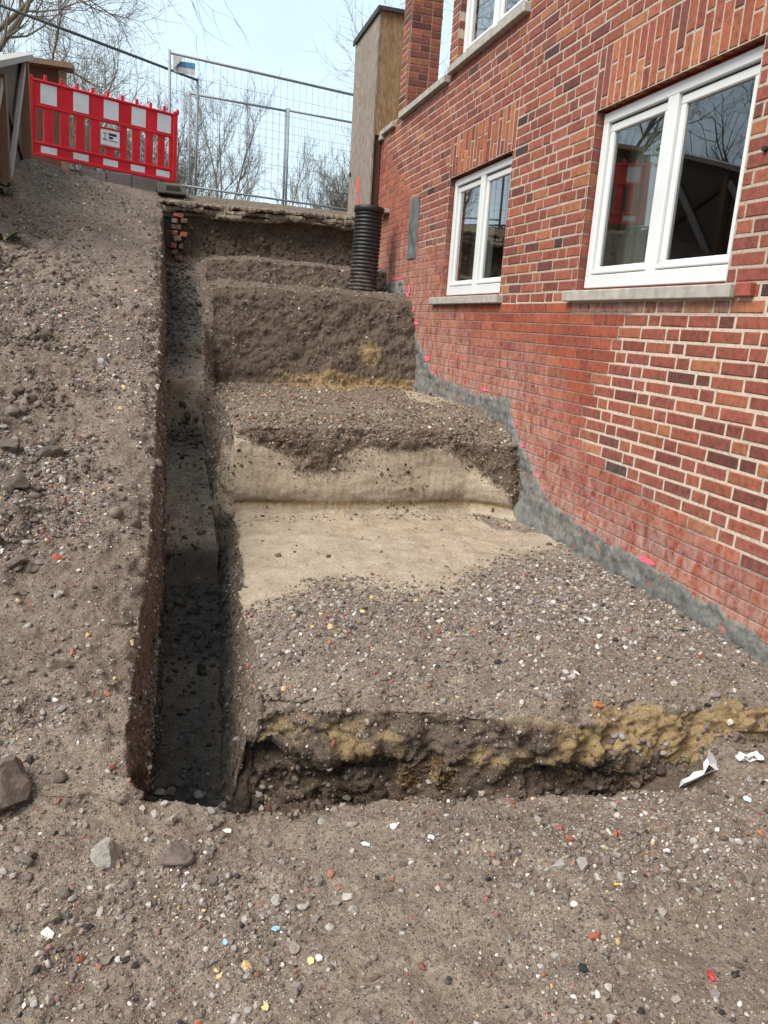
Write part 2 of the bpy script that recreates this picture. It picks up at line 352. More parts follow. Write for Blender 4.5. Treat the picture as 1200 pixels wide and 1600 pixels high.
B = np.stack([-90*one, -4*one, -2*one, -.55*one, XLv, XLv+.04, XRv-.12, XRv, XRv+.16, 2.74*one, 2.86*one, 90*one], 1)   # NV x 12
X = B[:, cols_k] + (B[:, cols_k+1]-B[:, cols_k])*cols_t[None, :]
VV = np.repeat(vrow[:, None], NU, 1)
# shift of the dug front edge along the terrace
Efg = np.interp(X, [-.6, .1, .5, .8, 1.05, 1.4, 1.6, 1.9, 2.35, 2.8], [.04, .02, -.01, -.03, -.06, -.12, -.16, -.17, -.10, -.10])
Elip = np.interp(X, [-.6, .36, .6, .87, 1.12, 1.36, 1.6, 1.94, 2.3, 2.6, 2.8], [.0, .0, -.09, -.12, -.18, -.29, -.38, -.34, -.33, -.38, -.42])
E_ = Efg+(Elip-Efg)*np.interp(VV, [2.44, 2.82], [0, 1])
wv = np.interp(VV, [1.3, 2.2, 3.15, 4.1], [0, 1, 1, 0])
E2 = 0.35*np.interp(X, [0.3, 1, 2, 2.8], [-.15, .0, .0, .45]); wv2 = np.interp(VV, [5.0, 5.66, 6.4, 7.4], [0, .35, 1, 0])
Y = VV + E_*wv + E2*wv2
pitz = np.interp(X, [.2, 1.7, 2.1, 2.3], [-2.08, -2.04, -1.78, -1.67])
def prof(v, pts): return np.interp(v, [a for a, b in pts], [b for a, b in pts])
FG = -1.65
zT = prof(VV, [(-40, FG), (2.32, FG), (2.44, FG-.02), (2.80, FG-.02), (2.86, -1.66), (2.93, -1.575), (3.0, -1.52), (3.12, -1.485), (3.4, -1.466), (5.66, -1.46), (5.69, -1.43), (5.785, -.90), (5.85, -.81), (6.0, -.755), (6.45, -.70), (8.35, -.71), (8.42, -.67), (8.84, .22), (8.92, .30), (9.15, .36), (9.9, .38), (9.93, .40), (10.1, .66), (10.2, .71), (11.44, .74), (11.46, .76), (11.55, 1.36), (11.6, 1.4), (12.3, 1.62), (13.2, 1.78), (120, 1.78)])
pd = prof(VV, [(2.30, 0), (2.33, 0.12), (2.43, 1), (2.80, 1), (2.86, .35), (2.93, 0)])
zT = zT + (pitz-(FG-.02))*pd
zF = prof(VV, [(-40, FG), (2.32, FG), (2.36, FG-.05), (2.44, -2.22), (3.2, -2.2), (4.9, -2.03), (5.58, -1.93), (5.60, -1.91), (5.63, -1.71), (7.1, -1.06), (7.2, -1.0), (7.22, -.98), (7.30, -.62), (7.95, -.42), (8.0, -.40), (8.06, -.28), (8.42, -.12), (9.2, .0), (9.4, .2), (10.2, .3), (10.4, .5), (11.3, .62), (11.44, .72), (11.46, .76), (11.55, 1.36), (11.6, 1.4), (12.3, 1.62), (13.2, 1.78), (120, 1.78)])
zB0 = prof(VV, [(-40, FG), (1.2, FG), (2.2, -1.60), (2.7, -1.45), (3.4, -1.2), (11.2, 1.36), (11.6, 1.42), (12.3, 1.62), (13.2, 1.78), (120, 1.78)])
lat = np.clip(-X, 0, 2.2)
zB = zB0 + lat*np.interp(VV, [1.5, 3, 6, 9.5, 11.2, 12.2, 13.2], [0.0, .10, .14, .24, .24, .12, 0])
k_ = cols_k[None, :].repeat(NV, 0); t_ = cols_t[None, :].repeat(NV, 0)
Z = np.where(k_ <= 3, zB, np.where(k_ == 4, zB+(zF-zB)*np.clip(t_*1.02, 0, 1), np.where(k_ == 5, zF, np.where(k_ == 6, zF+(zT-zF)*np.clip(t_, 0, 1), zT))))
bl = np.clip((X+.45)/.9, 0, 1); bl = bl*bl*(3-2*bl)
Z = np.where((VV < 2.33) & (np.abs(X) < 3), zB*(1-bl)+FG*bl, Z)
# rounded shoulders along the trench
sh = np.clip((X-(XLv[:, None]-.22))/.22, 0, 1)
Z = Z - np.where(k_ == 3, np.interp(VV, [2.3, 3, 11.3, 11.6], [0, .06, .06, 0])*sh**2.5, 0) - np.where(k_ == 4, np.interp(VV, [2.3, 3, 11.3, 11.6], [0, .06, .06, 0])*(1-t_), 0)
ls = np.where(k_ == 7, (1-t_)**2.2, np.where(k_ == 6, t_, 0))*np.interp(VV, [2.5, 2.9, 11.3, 11.6], [0, .05, .05, 0])
Z = Z - ls
Y = Y - .30*sstep(X, 2.35, 2.78)*np.interp(VV, [5.0, 5.62, 5.7, 5.9], [0, 1, .9, 0])
G = np.stack([X, Y, Z], -1)
# large undercut in the front cut and along the back wall
und = np.interp(X, [.30, .42, .6, .95, 1.1, 1.45, 1.6, 2.0, 2.3], [.10, .20, .20, .13, .0, .0, .10, .10, .03])
lowz = sstep(-Z, 1.70, 1.84)
G[..., 1] += np.where((k_ >= 6) & (VV > 2.5) & (VV < 2.98), und*lowz, 0)
G[..., 1] += np.where((k_ >= 6) & (VV > 11.43) & (VV < 11.6), .10*np.sin(np.pi*np.clip((Z-.7)/.62, 0, 1)), 0)
G[..., 1] += np.where((k_ >= 6) & (VV > 5.6) & (VV < 5.9), .05*sstep(-Z, 1.25, 1.42), 0)
# normals from the grid, then lumps, clods and crumbs along them
def grid_normals(G):
    du = np.gradient(G, axis=1); dv = np.gradient(G, axis=0)
    n = np.cross(du, dv); l = np.linalg.norm(n, axis=-1, keepdims=True); l[l < 1e-12] = 1
    return n/l
Nn = grid_normals(G)
near = (np.abs(G[..., 0]) < 5) & (G[..., 1] > -3) & (G[..., 1] < 17)
Pf = G.reshape(-1, 3)
steep = 1-np.abs(Nn[..., 2])
sandmask = np.zeros_like(X)
bnd = np.interp(X, [.3, .42, .85, 1.2, 1.55, 2.1, 2.7], [3.55, 3.65, 3.95, 3.9, 3.95, 4.3, 4.6])
nb = fbm(Pf, 2.2, 3, 5).reshape(X.shape)
right = (k_ >= 7)
sandmask = np.where(right, sstep(VV+nb*.2, bnd-.32, bnd+.34)*(1-sstep(VV, 6.1, 6.25)), 0)
# first riser: sand below, gravelly soil draped over its top and right end
r1 = right & (VV > 5.62) & (VV < 6.2)
topline = -.98 + .08*nb + np.interp(X, [.4, .7, .95, 1.25, 1.6, 1.9, 2.2, 2.45, 2.65, 2.8], [.16, .10, .0, .0, .04, .06, .03, -.06, -.22, -.5])
sandmask = np.where(r1, 1-sstep(Z, topline-.10, topline+.10), sandmask)
patch = np.exp(-((X-1.15)/.26)**2-((Z+1.08)/.10)**2); sandmask = np.where(r1, sandmask*(1-.7*np.clip(patch*1.1+.3*nb, 0, 1)), sandmask)
sandmask = np.where(right & (VV > 5.2) & (VV < 5.66) & (X > 2.45), sandmask*.35, sandmask)
sandmask = np.where(right & (VV > 6.9) & (VV < 8.3) & (X > 2.45+.1*nb), .85, sandmask)
sandmask = np.where((k_ == 6) & (VV > 4.9) & (VV < 6.2), sstep(Z, -1.62, -1.45)*(1-sstep(Z, -1.0, -.9))*.8, sandmask)
sandmask = np.where((k_ == 5) & (VV > 2.4) & (VV < 8.0), np.interp(VV, [2.4, 4.4, 4.6, 5.5, 5.64, 5.66, 6.9, 7.1, 7.22, 7.3, 8], [.1, .25, .0, .0, .4, .5, .35, .1, .4, .45, .1]), sandmask)
claymask = np.zeros_like(X)
fr = right & (VV > 2.76) & (VV < 3.1)
cl = np.interp(X, [.35, .5, .8, 1.0, 1.3, 1.55, 1.75, 2.0, 2.4, 2.7], [.05, .35, .3, .1, .15, .5, .8, .95, .95, .7])
nb2 = fbm(Pf*np.array([1, 1, 2.0]), 5.5, 3, 91).reshape(X.shape)
band = sstep(Z+.06*nb2, -1.80-.1*(X > 1.9), -1.70)*(1-sstep(Z+.07*nb2, -1.575, -1.525))
claymask = np.where(fr, cl*band*1.05+nb2*.6*band, 0)
r2 = right & (VV > 8.3) & (VV < 8.95)
claymask = np.where(r2, np.interp(X, [.9, 1.2, 1.8, 2.4], [0, .45, .85, .9])*(1-sstep(Z, -.60+.05*nb, -.52+.05*nb)), claymask)
patch2 = np.exp(-((X-2.25)/.17)**2-((Z+.33)/.14)**2); claymask = np.where(r2, np.maximum(claymask, (patch2+.25*nb)*1.0), claymask)
loam = np.where(right & (VV > 2.5), .85*sstep(steep, .18, .6), 0.0)
loam = np.where(right & (VV > 8.3), np.where(steep > .2, .95, .55), loam)
loam = np.where(((k_ == 6) | (k_ == 4)) & (VV > 2.36), .45, loam)
loam = np.where((VV > 2.3) & (VV < 2.98) & (Z < -1.72), 1.0, loam)
loam = np.where((k_ <= 3) & (VV > 2.4), np.maximum(loam, np.interp(X, [-1.2, -.7, -.5], [.55, .5, .0])*np.interp(VV, [2.4, 3.5, 7, 9], [.2, 1, .8, 0])), loam)
loam = np.where((VV > 11.3) & (VV < 11.8) & (k_ >= 4), .95, loam)
loam = np.where((k_ == 3) & (VV > 2.5), sh*.35*sstep(VV, 2.5, 3.2), loam)
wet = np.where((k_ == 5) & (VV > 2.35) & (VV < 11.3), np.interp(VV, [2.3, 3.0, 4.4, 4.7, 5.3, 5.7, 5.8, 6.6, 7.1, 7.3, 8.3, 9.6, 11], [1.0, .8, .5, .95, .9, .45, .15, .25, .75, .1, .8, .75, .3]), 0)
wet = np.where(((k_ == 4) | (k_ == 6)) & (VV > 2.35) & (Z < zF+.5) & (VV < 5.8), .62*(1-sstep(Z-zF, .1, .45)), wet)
claymask = np.where(r1 & (sandmask > .3), np.maximum(claymask, .75*np.exp(-((Z+1.38)/.03)**2)), claymask)
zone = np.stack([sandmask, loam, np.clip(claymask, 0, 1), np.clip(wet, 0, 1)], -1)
amp = np.where(near, 1.0, 0.0)*(1-.72*np.clip(sandmask, 0, 1)*(steep < .3))
amp = amp*np.where((k_ == 5) & (VV > 2.32), .8, 1.0)
bankrough = np.where(k_ <= 4, 1+(np.interp(X, [-2, -1.0, -.5, -.25, .1], [2.3, 2.1, 1.3, 1., 1.])-1)*np.interp(VV, [.8, 1.6, 3, 8, 11], [.6, 1., 1., .8, .5]), 1.0)
edge = np.clip((90-np.abs(X))/5, 0, 1)
n_big = fbm(Pf, 2.7, 2, 11).reshape(X.shape); n_mid = fbm(Pf, 9, 2, 23).reshape(X.shape)
n_cl = vnoise(Pf, 24, 31).reshape(X.shape); n_fine = vnoise(Pf, 61, 37).reshape(X.shape)
clod = np.maximum(0, n_cl)**1.5
c1 = np.zeros(X.size); c2 = np.zeros(X.size)
mk = (near & ((k_ <= 3) & (VV > 1.0) & (VV < 9) & (X > -2.2) | ((steep > .25) & (k_ >= 4) & (VV > 2.4)) | ((VV > 2.2) & (VV < 3.2) & right))).ravel()
Pc = Pf[mk]; wob = np.stack([vnoise(Pc, 11, 201), vnoise(Pc, 11, 202), vnoise(Pc, 11, 203)], 1)*.03
c1[mk] = .55-cells(Pc+wob, 13, 71); c2[mk] = .5-cells(Pc+wob*.5, 34, 81)
c1 = c1.reshape(X.shape); c2 = c2.reshape(X.shape)
lump = np.where(k_ <= 3, np.interp(X, [-2, -.7, -.45, -.2], [1, 1, .35, .12])*np.interp(VV, [1, 1.8, 3, 7, 9], [.4, .9, 1, .7, .2])*np.clip(.55+.9*fbm(Pf, 1.9, 2, 55).reshape(X.shape), .1, 1.3), 0)
disp = amp*(.026*n_big*(1+2.0*lump) + (.012*n_mid+.010*clod+.006*n_fine)*bankrough) + amp*lump*(.085*np.maximum(c1, -.2)+.03*c2)
fw = np.interp(VV, [2.7, 2.78, 2.98, 3.2], [0, 1, 1, 0])*right
sr = r1 & (sandmask > .4)
sandtool = .005*vnoise(Pf*np.array([1, 1, 3.5]), 9, 63).reshape(X.shape)+.007*vnoise(Pf*np.array([1, 1, 2.]), 3.2, 64).reshape(X.shape)+.004*vnoise(Pf*np.array([6, 6, 1.]), 7, 65).reshape(X.shape)-.030*np.exp(-((Z+1.38+.008*nb+.012*vnoise(Pf, 6, 67).reshape(X.shape))/.014)**2)*np.clip(.5+1.2*fbm(Pf, 1.7, 2, 66).reshape(X.shape), 0, 1)
disp = np.where(sr, disp*.4+sandtool, disp) + np.where((steep > .3) & ~sr, amp*(.012*n_mid+.035*c1+.022*c2+.005*n_fine), 0)
disp = disp + amp*fw*(.05*n_big+.012*n_mid+.016*c1+.018*c2+.004*n_fine)
disp = disp + np.where((k_ == 3) & (VV > 2.5) & (VV < 11.3), amp*sh*(.02*n_mid+.012*n_cl), 0)
flatsand = right & (sandmask > .4) & (steep < .3)
disp = disp + np.where(flatsand, .004*n_mid+.003*n_fine+.004*vnoise(Pf*np.array([.5, 2.2, 1]), 14, 68).reshape(X.shape), 0)
disp = np.where(((k_ == 4) | (k_ == 6)) & (VV > 2.4), disp*.5, disp)
disp = np.where((k_ == 5) & (VV > 2.4), disp*.6, disp)
far_w = np.interp(G[..., 1], [9, 11.8, 13], [1, .9, .35])
G = G + Nn*(disp*far_w)[..., None]
V3 = G.reshape(-1, 3)
ii = (np.arange(NV-1)[:, None]*NU + np.arange(NU-1)[None, :]).ravel()
quads = np.stack([ii, ii+1, ii+NU+1, ii+NU], 1)
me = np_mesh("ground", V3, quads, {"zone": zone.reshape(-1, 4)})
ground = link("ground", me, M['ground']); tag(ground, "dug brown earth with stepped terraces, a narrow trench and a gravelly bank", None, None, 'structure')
# nearby part as a lookup for laying things on the ground
selq = quads[((V3[quads[:, 0], 1] > .3) & (V3[quads[:, 0], 1] < 13.5) & (np.abs(V3[quads[:, 0], 0]) < 3.2))]
uq, inv = np.unique(selq, return_inverse=True)
bvh = BVHTree.FromPolygons([tuple(p) for p in V3[uq].tolist()], [tuple(q) for q in inv.reshape(selq.shape).tolist()])
def hit(px, py):
    d = ray(px, py).normalized(); loc, nor, idx, dist = bvh.ray_cast(Vector((0, 0, 0)), d)
    if loc is None: return None
    return loc, (nor if nor.z > 0 or abs(nor.z) < .3 else -nor), loc.dot(FWD)
def drop(x, y, z0=3.0):
    loc, nor, idx, dist = bvh.ray_cast(Vector((x, y, z0)), Vector((0, 0, -1)))
    return loc.z if loc is not None else FG

# ------------------------------------------------------------------ gravel
def stone_shape(sub, seed, flat=0.7, ang=0.28, dr=None):
    bm = bmesh.new(); bmesh.ops.create_icosphere(bm, subdivisions=sub, radius=1)
    r = np.random.default_rng(seed)
    V = np.array([v.co[:] for v in bm.verts]); Fs = np.array([[v.index for v in f.verts] for f in bm.faces]); bm.free()
    pl = r.normal(size=(9, 3)); pl /= np.linalg.norm(pl, axis=1, keepdims=True); dd = r.uniform(*(dr or ((.42, .8) if sub > 1 else (.55, .95))), 9)
    for n_, d_ in zip(pl, dd):                     # chop with random planes: broken, flat sided stones
        s = V @ n_; ov = np.maximum(0, s-d_); V = V - ov[:, None]*n_
    V = V*(1+ang*.35*r.normal(size=(len(V), 1))*(1 if sub == 1 else .15))
    V = V*np.array([1.0, r.uniform(.65, .95), flat*r.uniform(.7, 1.1)])
    return V, Fs
PAL = 1.12*np.array([(.20, .165, .135), (.145, .115, .092), (.27, .235, .2), (.34, .315, .285), (.105, .085, .072), (.19, .165, .15), (.42, .39, .35), (.62, .60, .565), (.27, .1, .066), (.33, .135, .085), (.5, .37, .19), (.03, .03, .033), (.25, .19, .15), (.22, .12, .1)])
PW = np.array([.19, .15, .13, .095, .10, .1, .06, .034, .02, .01, .017, .035, .05, .02]); PW = PW/PW.sum()
# density per grid vertex
dn = fbm(V3, 1.6, 3, 77).reshape(X.shape)
dens = np.zeros_like(X)
dens = np.where(VV < 2.35, 1500*(.22+1.7*np.clip(dn+.12, 0, 1.2)), dens)
fgr = np.exp(-((X-1.45)/.55)**2-((VV-1.95)/.25)**2); dens += np.where(VV < 2.35, 2600*fgr, 0)
dens = np.where((k_ <= 4) & (VV >= 2.35), 1.25*np.interp(VV, [2.3, 4, 7, 11, 12], [1700, 1400, 800, 380, 0])*(.25+1.5*np.clip(dn+.12, 0, 1.2)), dens)
dens = np.where((k_ == 6) & (VV > 2.3), 420, dens)
dens = np.where((k_ == 5), np.where(VV < 2.3, dens, 350), dens)
tt = right & (VV > 2.98) & (VV < 5.7)
dens = np.where(tt, (1-np.clip(sandmask, 0, 1))*np.interp(VV, [2.7, 2.9, 3.4, 3.75, 4.2, 4.8], [1200, 1300, 1900, 3000, 2400, 1000])+30*(sandmask > .5), dens)
dens = np.where(right & (VV > 5.45) & (VV < 5.75) & (Z < -1.35), 260, dens)
dens = np.where(r1, (1-np.clip(sandmask, 0, 1))*2000+20, dens)
dens = np.where(right & (VV >= 6.3) & (VV < 8.4), 1150*(1-np.clip(sandmask, 0, 1)), dens)
dens = np.where(r2, 520, dens)
dens = np.where(right & (VV > 8.95) & (VV < 11.4), 420, dens)
dens = np.where(right & (VV > 11.4), 120, dens)
dens = np.where((VV > 2.62) & (VV < 3.0) & right, 1100*(1-.8*np.clip(claymask, 0, 1)), dens)
dens = np.where((X < -2.2) | (X > 2.83) | (VV < .75) | (VV > 12), 0, dens)
A_ = V3[quads[:, 0]]; B_ = V3[quads[:, 1]]; C_ = V3[quads[:, 2]]; D_ = V3[quads[:, 3]]
fn = np.cross(C_-A_, D_-B_); area = np.linalg.norm(fn, axis=1)*.5; fn = fn/np.maximum(1e-9, area[:, None]*2)
px_, py_, dep_ = project((A_+C_)/2)
vis = (px_ > -120) & (px_ < 1320) & (py_ < 1800) & (dep_ > .3)
def scatter(total_scale, rmin, rmax, shapes, pw, mind=0):
    w = area*dens.ravel()[quads[:, 0]]*vis*total_scale
    n = rng.poisson(w); fi = np.repeat(np.arange(len(n)), n); m_ = len(fi)
    a, b = rng.random(m_)[:, None], rng.random(m_)[:, None]
    P = A_[fi]*(1-a)*(1-b)+B_[fi]*a*(1-b)+C_[fi]*a*b+D_[fi]*(1-a)*b
    r = rmin*(1-rng.random(m_)*(1-(rmin/rmax)**pw))**(-1/pw)
    r *= np.clip(dep_[fi]/3.2, 1.0, 1.22)
    Nf = fn[fi]; Nf = Nf*np.sign(np.where(np.abs(Nf[:, 2:3]) < 1e-6, 1, Nf[:, 2:3]))
    # random frames whose z is near the ground normal
    zz = Nf + rng.normal(size=(m_, 3))*.35; zz /= np.linalg.norm(zz, axis=1, keepdims=True)
    xx = np.cross(zz, rng.normal(size=(m_, 3))); xx /= np.linalg.norm(xx, axis=1, keepdims=True); yy = np.cross(zz, xx)
    col = PAL[rng.choice(len(PAL), m_, p=PW)]*rng.uniform(.75, 1.2, (m_, 1))
    sd = sandmask.ravel()[quads[fi, 0]]; col = np.where((sd > .5)[:, None], col*.7, col)
    lm = (loam.ravel()[quads[fi, 0]] > .5) & (rng.random(m_) < .75); col = np.where(lm[:, None], col*np.array([.62, .55, .5]), col)
    t2 = right.ravel()[quads[fi, 0]] & (VV.ravel()[quads[fi, 0]] > 5.7) & (VV.ravel()[quads[fi, 0]] < 8.5); col = np.where(t2[:, None], col*np.array([.88, .78, .68]), col)
    wt = wet.ravel()[quads[fi, 0]] > .3; col = np.where(wt[:, None], col*.4, col)
    VS, FS, CS = [], [], []; base = 0; sid = rng.integers(0, len(shapes), m_)
    for s, (sv, sf) in enumerate(shapes):
        q = np.where(sid == s)[0]
        if not len(q): continue
        L = sv[None]*r[q, None, None]
        W = L[..., 0:1]*xx[q, None]+L[..., 1:2]*yy[q, None]+L[..., 2:3]*zz[q, None]+P[q, None]+Nf[q, None]*(r[q]*.22)[:, None, None]
        k = sv.shape[0]
        VS.append(W.reshape(-1, 3)); CS.append(np.repeat(col[q], k, 0))
        FS.append((sf[None]+(np.arange(len(q))*k)[:, None, None]+base).reshape(-1, 3)); base += k*len(q)
    return np.concatenate(VS), np.concatenate(FS), np.concatenate(CS), m_
sh1 = [stone_shape(1, 100+i) for i in range(7)]
oct_v = np.array([(1, 0, 0), (-1, 0, 0), (0, 1, 0), (0, -1, 0), (0, 0, 1), (0, 0, -1)], float)
oct_f = np.array([(0, 2, 4), (2, 1, 4), (1, 3, 4), (3, 0, 4), (2, 0, 5), (1, 2, 5), (3, 1, 5), (0, 3, 5)])
sh0 = [(oct_v*np.random.default_rng(i).uniform(.6, 1.15, (6, 1))*np.array([1, .8, .65]), oct_f) for i in range(6)]
for nm, args, lab in (("gravel", (1.45, .0048, .022, sh1, 2.25), "mixed grey, brown, white and red gravel strewn over the dug earth"),
                      ("grit", (4.6, .0022, .0046, sh0, 1.6), "fine grit and crumbs strewn over the dug earth")):
    a, b, c, n = scatter(*args)
    o = link(nm, np_mesh(nm, a, b, {"bcol": c}, smooth=False), M['stone']); tag(o, lab, "gravel" if nm == "gravel" else "grit", None, 'stuff')
    print(nm, n, len(b))
cn_ = fbm(V3, 2.4, 2, 133).reshape(X.shape)
cd = np.where((k_ <= 3) & (VV > 1.0) & (VV < 8.5), np.interp(X, [-2.2, -.7, -.45, -.3], [1, 1, .3, 0.05])*np.interp(VV, [1, 2, 6, 8.5], [.8, 1, .8, .2])*np.clip(.3+1.3*cn_, 0, 1.4), 0)
cd = np.where(right & (VV > 2.5) & (VV < 2.86) & (X > 1.75), .7, cd)
cd = np.where((k_ == 5) & (VV > 2.4), np.interp(VV, [2.4, 2.6, 4.2, 4.5, 5.2, 5.5, 6.7, 6.9, 7.2, 7.25, 7.9, 8.2, 10.5], [.2, .08, .05, .35, .3, .05, .05, .4, .4, .05, .05, .4, .3]), cd)
cd = np.where(right & (VV > 10.9) & (VV < 11.6), .5, cd)
dens = cd*650*(vis_x := np.where((X < -2.2) | (X > 2.8), 0, 1))
PAL = np.array([(.135, .105, .082), (.165, .132, .104), (.11, .085, .066), (.19, .155, .125), (.2, .16, .11)]); PW = np.array([.3, .3, .2, .12, .08])
a, b, c, n = scatter(1.0, .011, .045, [stone_shape(2, 500+i, .8, .9) for i in range(7)], 2.1)
tag(link("clods", np_mesh("clods", a, b, {"bcol": c}, smooth=True), M['stone']), "dark crumbly clods of earth heaped on the left bank and in the cut", "clods", None, 'stuff'); print("clods", n)
# single larger stones of the ground, each its own piece
sh2 = [stone_shape(2, 300+i, .75) for i in range(8)]
stone_me = []
for i, (sv, sf) in enumerate(sh2):
    for j, cc in enumerate(((.2, .17, .14), (.145, .115, .092), (.31, .29, .26), (.24, .2, .165))):
        stone_me.append(np_mesh("stone", sv, sf, {"bcol": np.tile(np.array(cc)*(.85+.1*i/4), (len(sv), 1))}, smooth=True)); stone_me[-1].materials.append(M['stone'])
cnt = 0
zones_px = [((0, 560), (1080, 1600), 46, 9, 22), ((560, 1200), (1240, 1600), 46, 8, 20), ((0, 110), (640, 1100), 46, 12, 26), ((230, 560), (1235, 1290), 20, 14, 26), ((390, 1190), (900, 1080), 46, 7, 12), ((100, 230), (330, 1100), 24, 8, 15), ((420, 560), (1200, 1245), 14, 10, 20), ((950, 1120), (1150, 1200), 22, 10, 24)]
for (xa, xb), (ya, yb), n, s0, s1 in zones_px:
    for q in range(n):
        h = hit(random.uniform(xa, xb), random.uniform(ya, yb))
        if not h: continue
        loc, nor, dp = h; r = random.uniform(s0, s1)**1.0*dp/F*.5*random.uniform(.7, 1.1)
        o = link("stone", random.choice(stone_me), None, ground); cnt += 1
        o.location = loc + nor*r*.12; o.scale = (r, r*random.uniform(.75, 1), r*random.uniform(.7, 1)); o.rotation_euler = (random.uniform(-.4, .4), random.uniform(-.4, .4), random.uniform(0, 6.3))
print("stones", cnt)

# ------------------------------------------------------------------ brick house
house = empty("brick_house", (WX, 6.0, FG), "red brick house with white windows rising beside the stepped excavation", "house")
HI = Matrix.Translation(-Vector((WX, 6.0, FG)))
def hpart(mb, name, mat, parent=None, smooth=False):
    p = parent or house
    mb.v = [HI @ Vector(v) for v in mb.v]
    return mb.obj(name, mat, p, smooth)
CH, ZA = .0774, .322
OPEN = [(3.53, 5.08, .322, 1.483), (6.41, 7.91, .322, 1.483), (6.42, 8.00, 2.50, 9), (8.22, 9.74, 2.50, 9), (10.02, 20, 2.50, 9)]
LINT = [(3.49, 5.12, 1.483, 1.87), (6.37, 7.95, 1.483, 1.87)]
SILLS = [(3.42, 5.17, .25, .322), (6.33, 8.13, .25, .322)]
def inpoly(x, y, poly):
    c = False; n = len(poly)
    for i in range(n):
        x0, y0 = poly[i]; x1, y1 = poly[(i+1) % n]
        if (y0 > y) != (y1 > y) and x < (x1-x0)*(y-y0)/(y1-y0)+x0: c = not c
    return c
SMOOTH = [(540, 225), (600, 228), (622, 262), (640, 300), (655, 386), (705, 390), (712, 468), (985, 486), (945, 570), (915, 640), (898, 690), (1000, 765), (1100, 835), (1200, 900), (1500, 1100), (1500, 2600), (540, 1500)]
COATPX = [(560, 432), (592, 434), (630, 440), (637, 472), (646, 512), (660, 548), (674, 578), (690, 592), (740, 612), (794, 622), (801, 650), (812, 690), (828, 722), (846, 757), (862, 782), (905, 816), (955, 850), (1025, 887), (1100, 936), (1165, 984), (1210, 1012), (1500, 1215)]
COAT = np.array([tuple(onX(a, b, WX))[1:] for a, b in COATPX])[::-1]
def coat_top(y): return np.interp(y, COAT[:, 0], COAT[:, 1])
def wall_px(y, z):
    a, b, c = project((WX, y, z)); return float(a), float(b)
def seg_dist(px, py):
    best = 1e9
    for (x0, y0), (x1, y1) in zip(COATPX[:-1], COATPX[1:]):
        dx, dy = x1-x0, y1-y0; t = max(0, min(1, ((px-x0)*dx+(py-y0)*dy)/(dx*dx+dy*dy)))
        best = min(best, math.hypot(px-x0-t*dx, py-y0-t*dy))
    return best
ROUGHC = [(.29, .076, .050), (.25, .064, .045), (.32, .092, .052), (.205, .056, .042), (.35, .118, .06), (.15, .046, .038), (.27, .072, .054), (.07, .032, .03)]
RW = [.26, .26, .17, .13, .06, .06, .055, .012]
SMC = [(.33, .072, .038), (.30, .064, .037), (.35, .082, .042), (.275, .058, .038)]
def brick_geo(lo, hi, axis, bev, jit, r):
    """closed brick with worn edges; its face looks along -x (axis 0) or -y (axis 1)"""
    x0, y0, z0 = lo; x1, y1, z1 = hi
    j = lambda s=1.0: r.uniform(-jit, jit)*s
    def ring(d, ins, jj):
        return [[d, y0+ins+j(jj), z0+ins+j(jj)], [d, y1-ins+j(jj), z0+ins+j(jj)], [d, y1-ins+j(jj), z1-ins+j(jj)], [d, y0+ins+j(jj), z1-ins+j(jj)]]
    f = x0+j(.6)
    vs = ring(f, bev, 1)+ring(f+bev*.8, 0, 1)+ring(x1, 0, 0)
    fs = [(3, 2, 1, 0)]
    for a in (0, 4):
        for i in range(4): fs.append((a+i, a+(i+1) % 4, a+4+(i+1) % 4, a+4+i))
    if axis == 1:                                       # swap x and y
        vs = [(v[1], v[0], v[2]) for v in vs]; fs = [f[::-1] for f in fs]
    return vs, fs
bricks = []                                             # (verts, faces, colour, pixel size)
br = random.Random(3)
def add_brick(lo, hi, axis=0, cls=None, dark=1.0, color=None):
    yc, zc = (lo[1]+hi[1])/2, (lo[2]+hi[2])/2
    px, py = wall_px(yc, zc)
    smooth = inpoly(px, py, SMOOTH) if cls is None else cls
    haze = 0.0
    if axis == 0:
        d = seg_dist(px, py)
        if smooth: haze = max(.0, 1-d/105.0)**.6
        else: haze = .55*max(0, 1-d/150.0)
        haze = max(haze, .95*math.exp(-((px-705)/48)**2-((py-540)/42)**2))
        if px < 640 and smooth: haze = max(haze, .25)
        if abs(yc-4.3) < .9 and .15 < zc < .26: haze = .8
    if color is None: c = br.choice(SMC) if smooth else br.choices(ROUGHC, RW)[0]
    else: c = color
    k = br.uniform(.82, 1.1)*dark; c = (c[0]*.97, c[1]*1.12, c[2]*1.12)
    g = .0042 if smooth else (.0075 if zc < .3 else .0062)                     # half joint width
    lo = [lo[0]+(0.0 if smooth else br.uniform(-.001, .002)), lo[1], lo[2]]; hi = list(hi)
    a1 = 1 if axis == 0 else 0
    lo[a1] += g; hi[a1] -= g; lo[2] += g; hi[2] -= g
    vs, fs = brick_geo(lo, hi, axis, .003 if smooth else .0055, .0008 if smooth else .0024, br) if axis == 0 else \
        brick_geo((lo[1], lo[0], lo[2]), (hi[1], hi[0], hi[2]), 1, .005, .002, br)
    a, b, cdep = project(np.array(vs))
    ok = (a > -40) & (a < 1240) & (b > -40) & (b < 1640)
    size = (a.max()-a.min())*(b.max()-b.min()) if ok.any() else 0
    bricks.append((vs, fs, (c[0]*k, c[1]*k, c[2]*k, haze), size))
def blocked(y0, y1, z):
    out = [(y0, y1)]
    for (a, b, c, d) in OPEN+LINT+SILLS:
        if c-.02 < z < d-.01:
            nxt = []
            for (p, q) in out:
                if q <= a or p >= b: nxt.append((p, q))
                else:
                    if p < a: nxt.append((p, a))
                    if q > b: nxt.append((b, q))
            out = nxt
    return [(p, q) for p, q in out if q-p > .014]
S_, H_ = .252, .1265
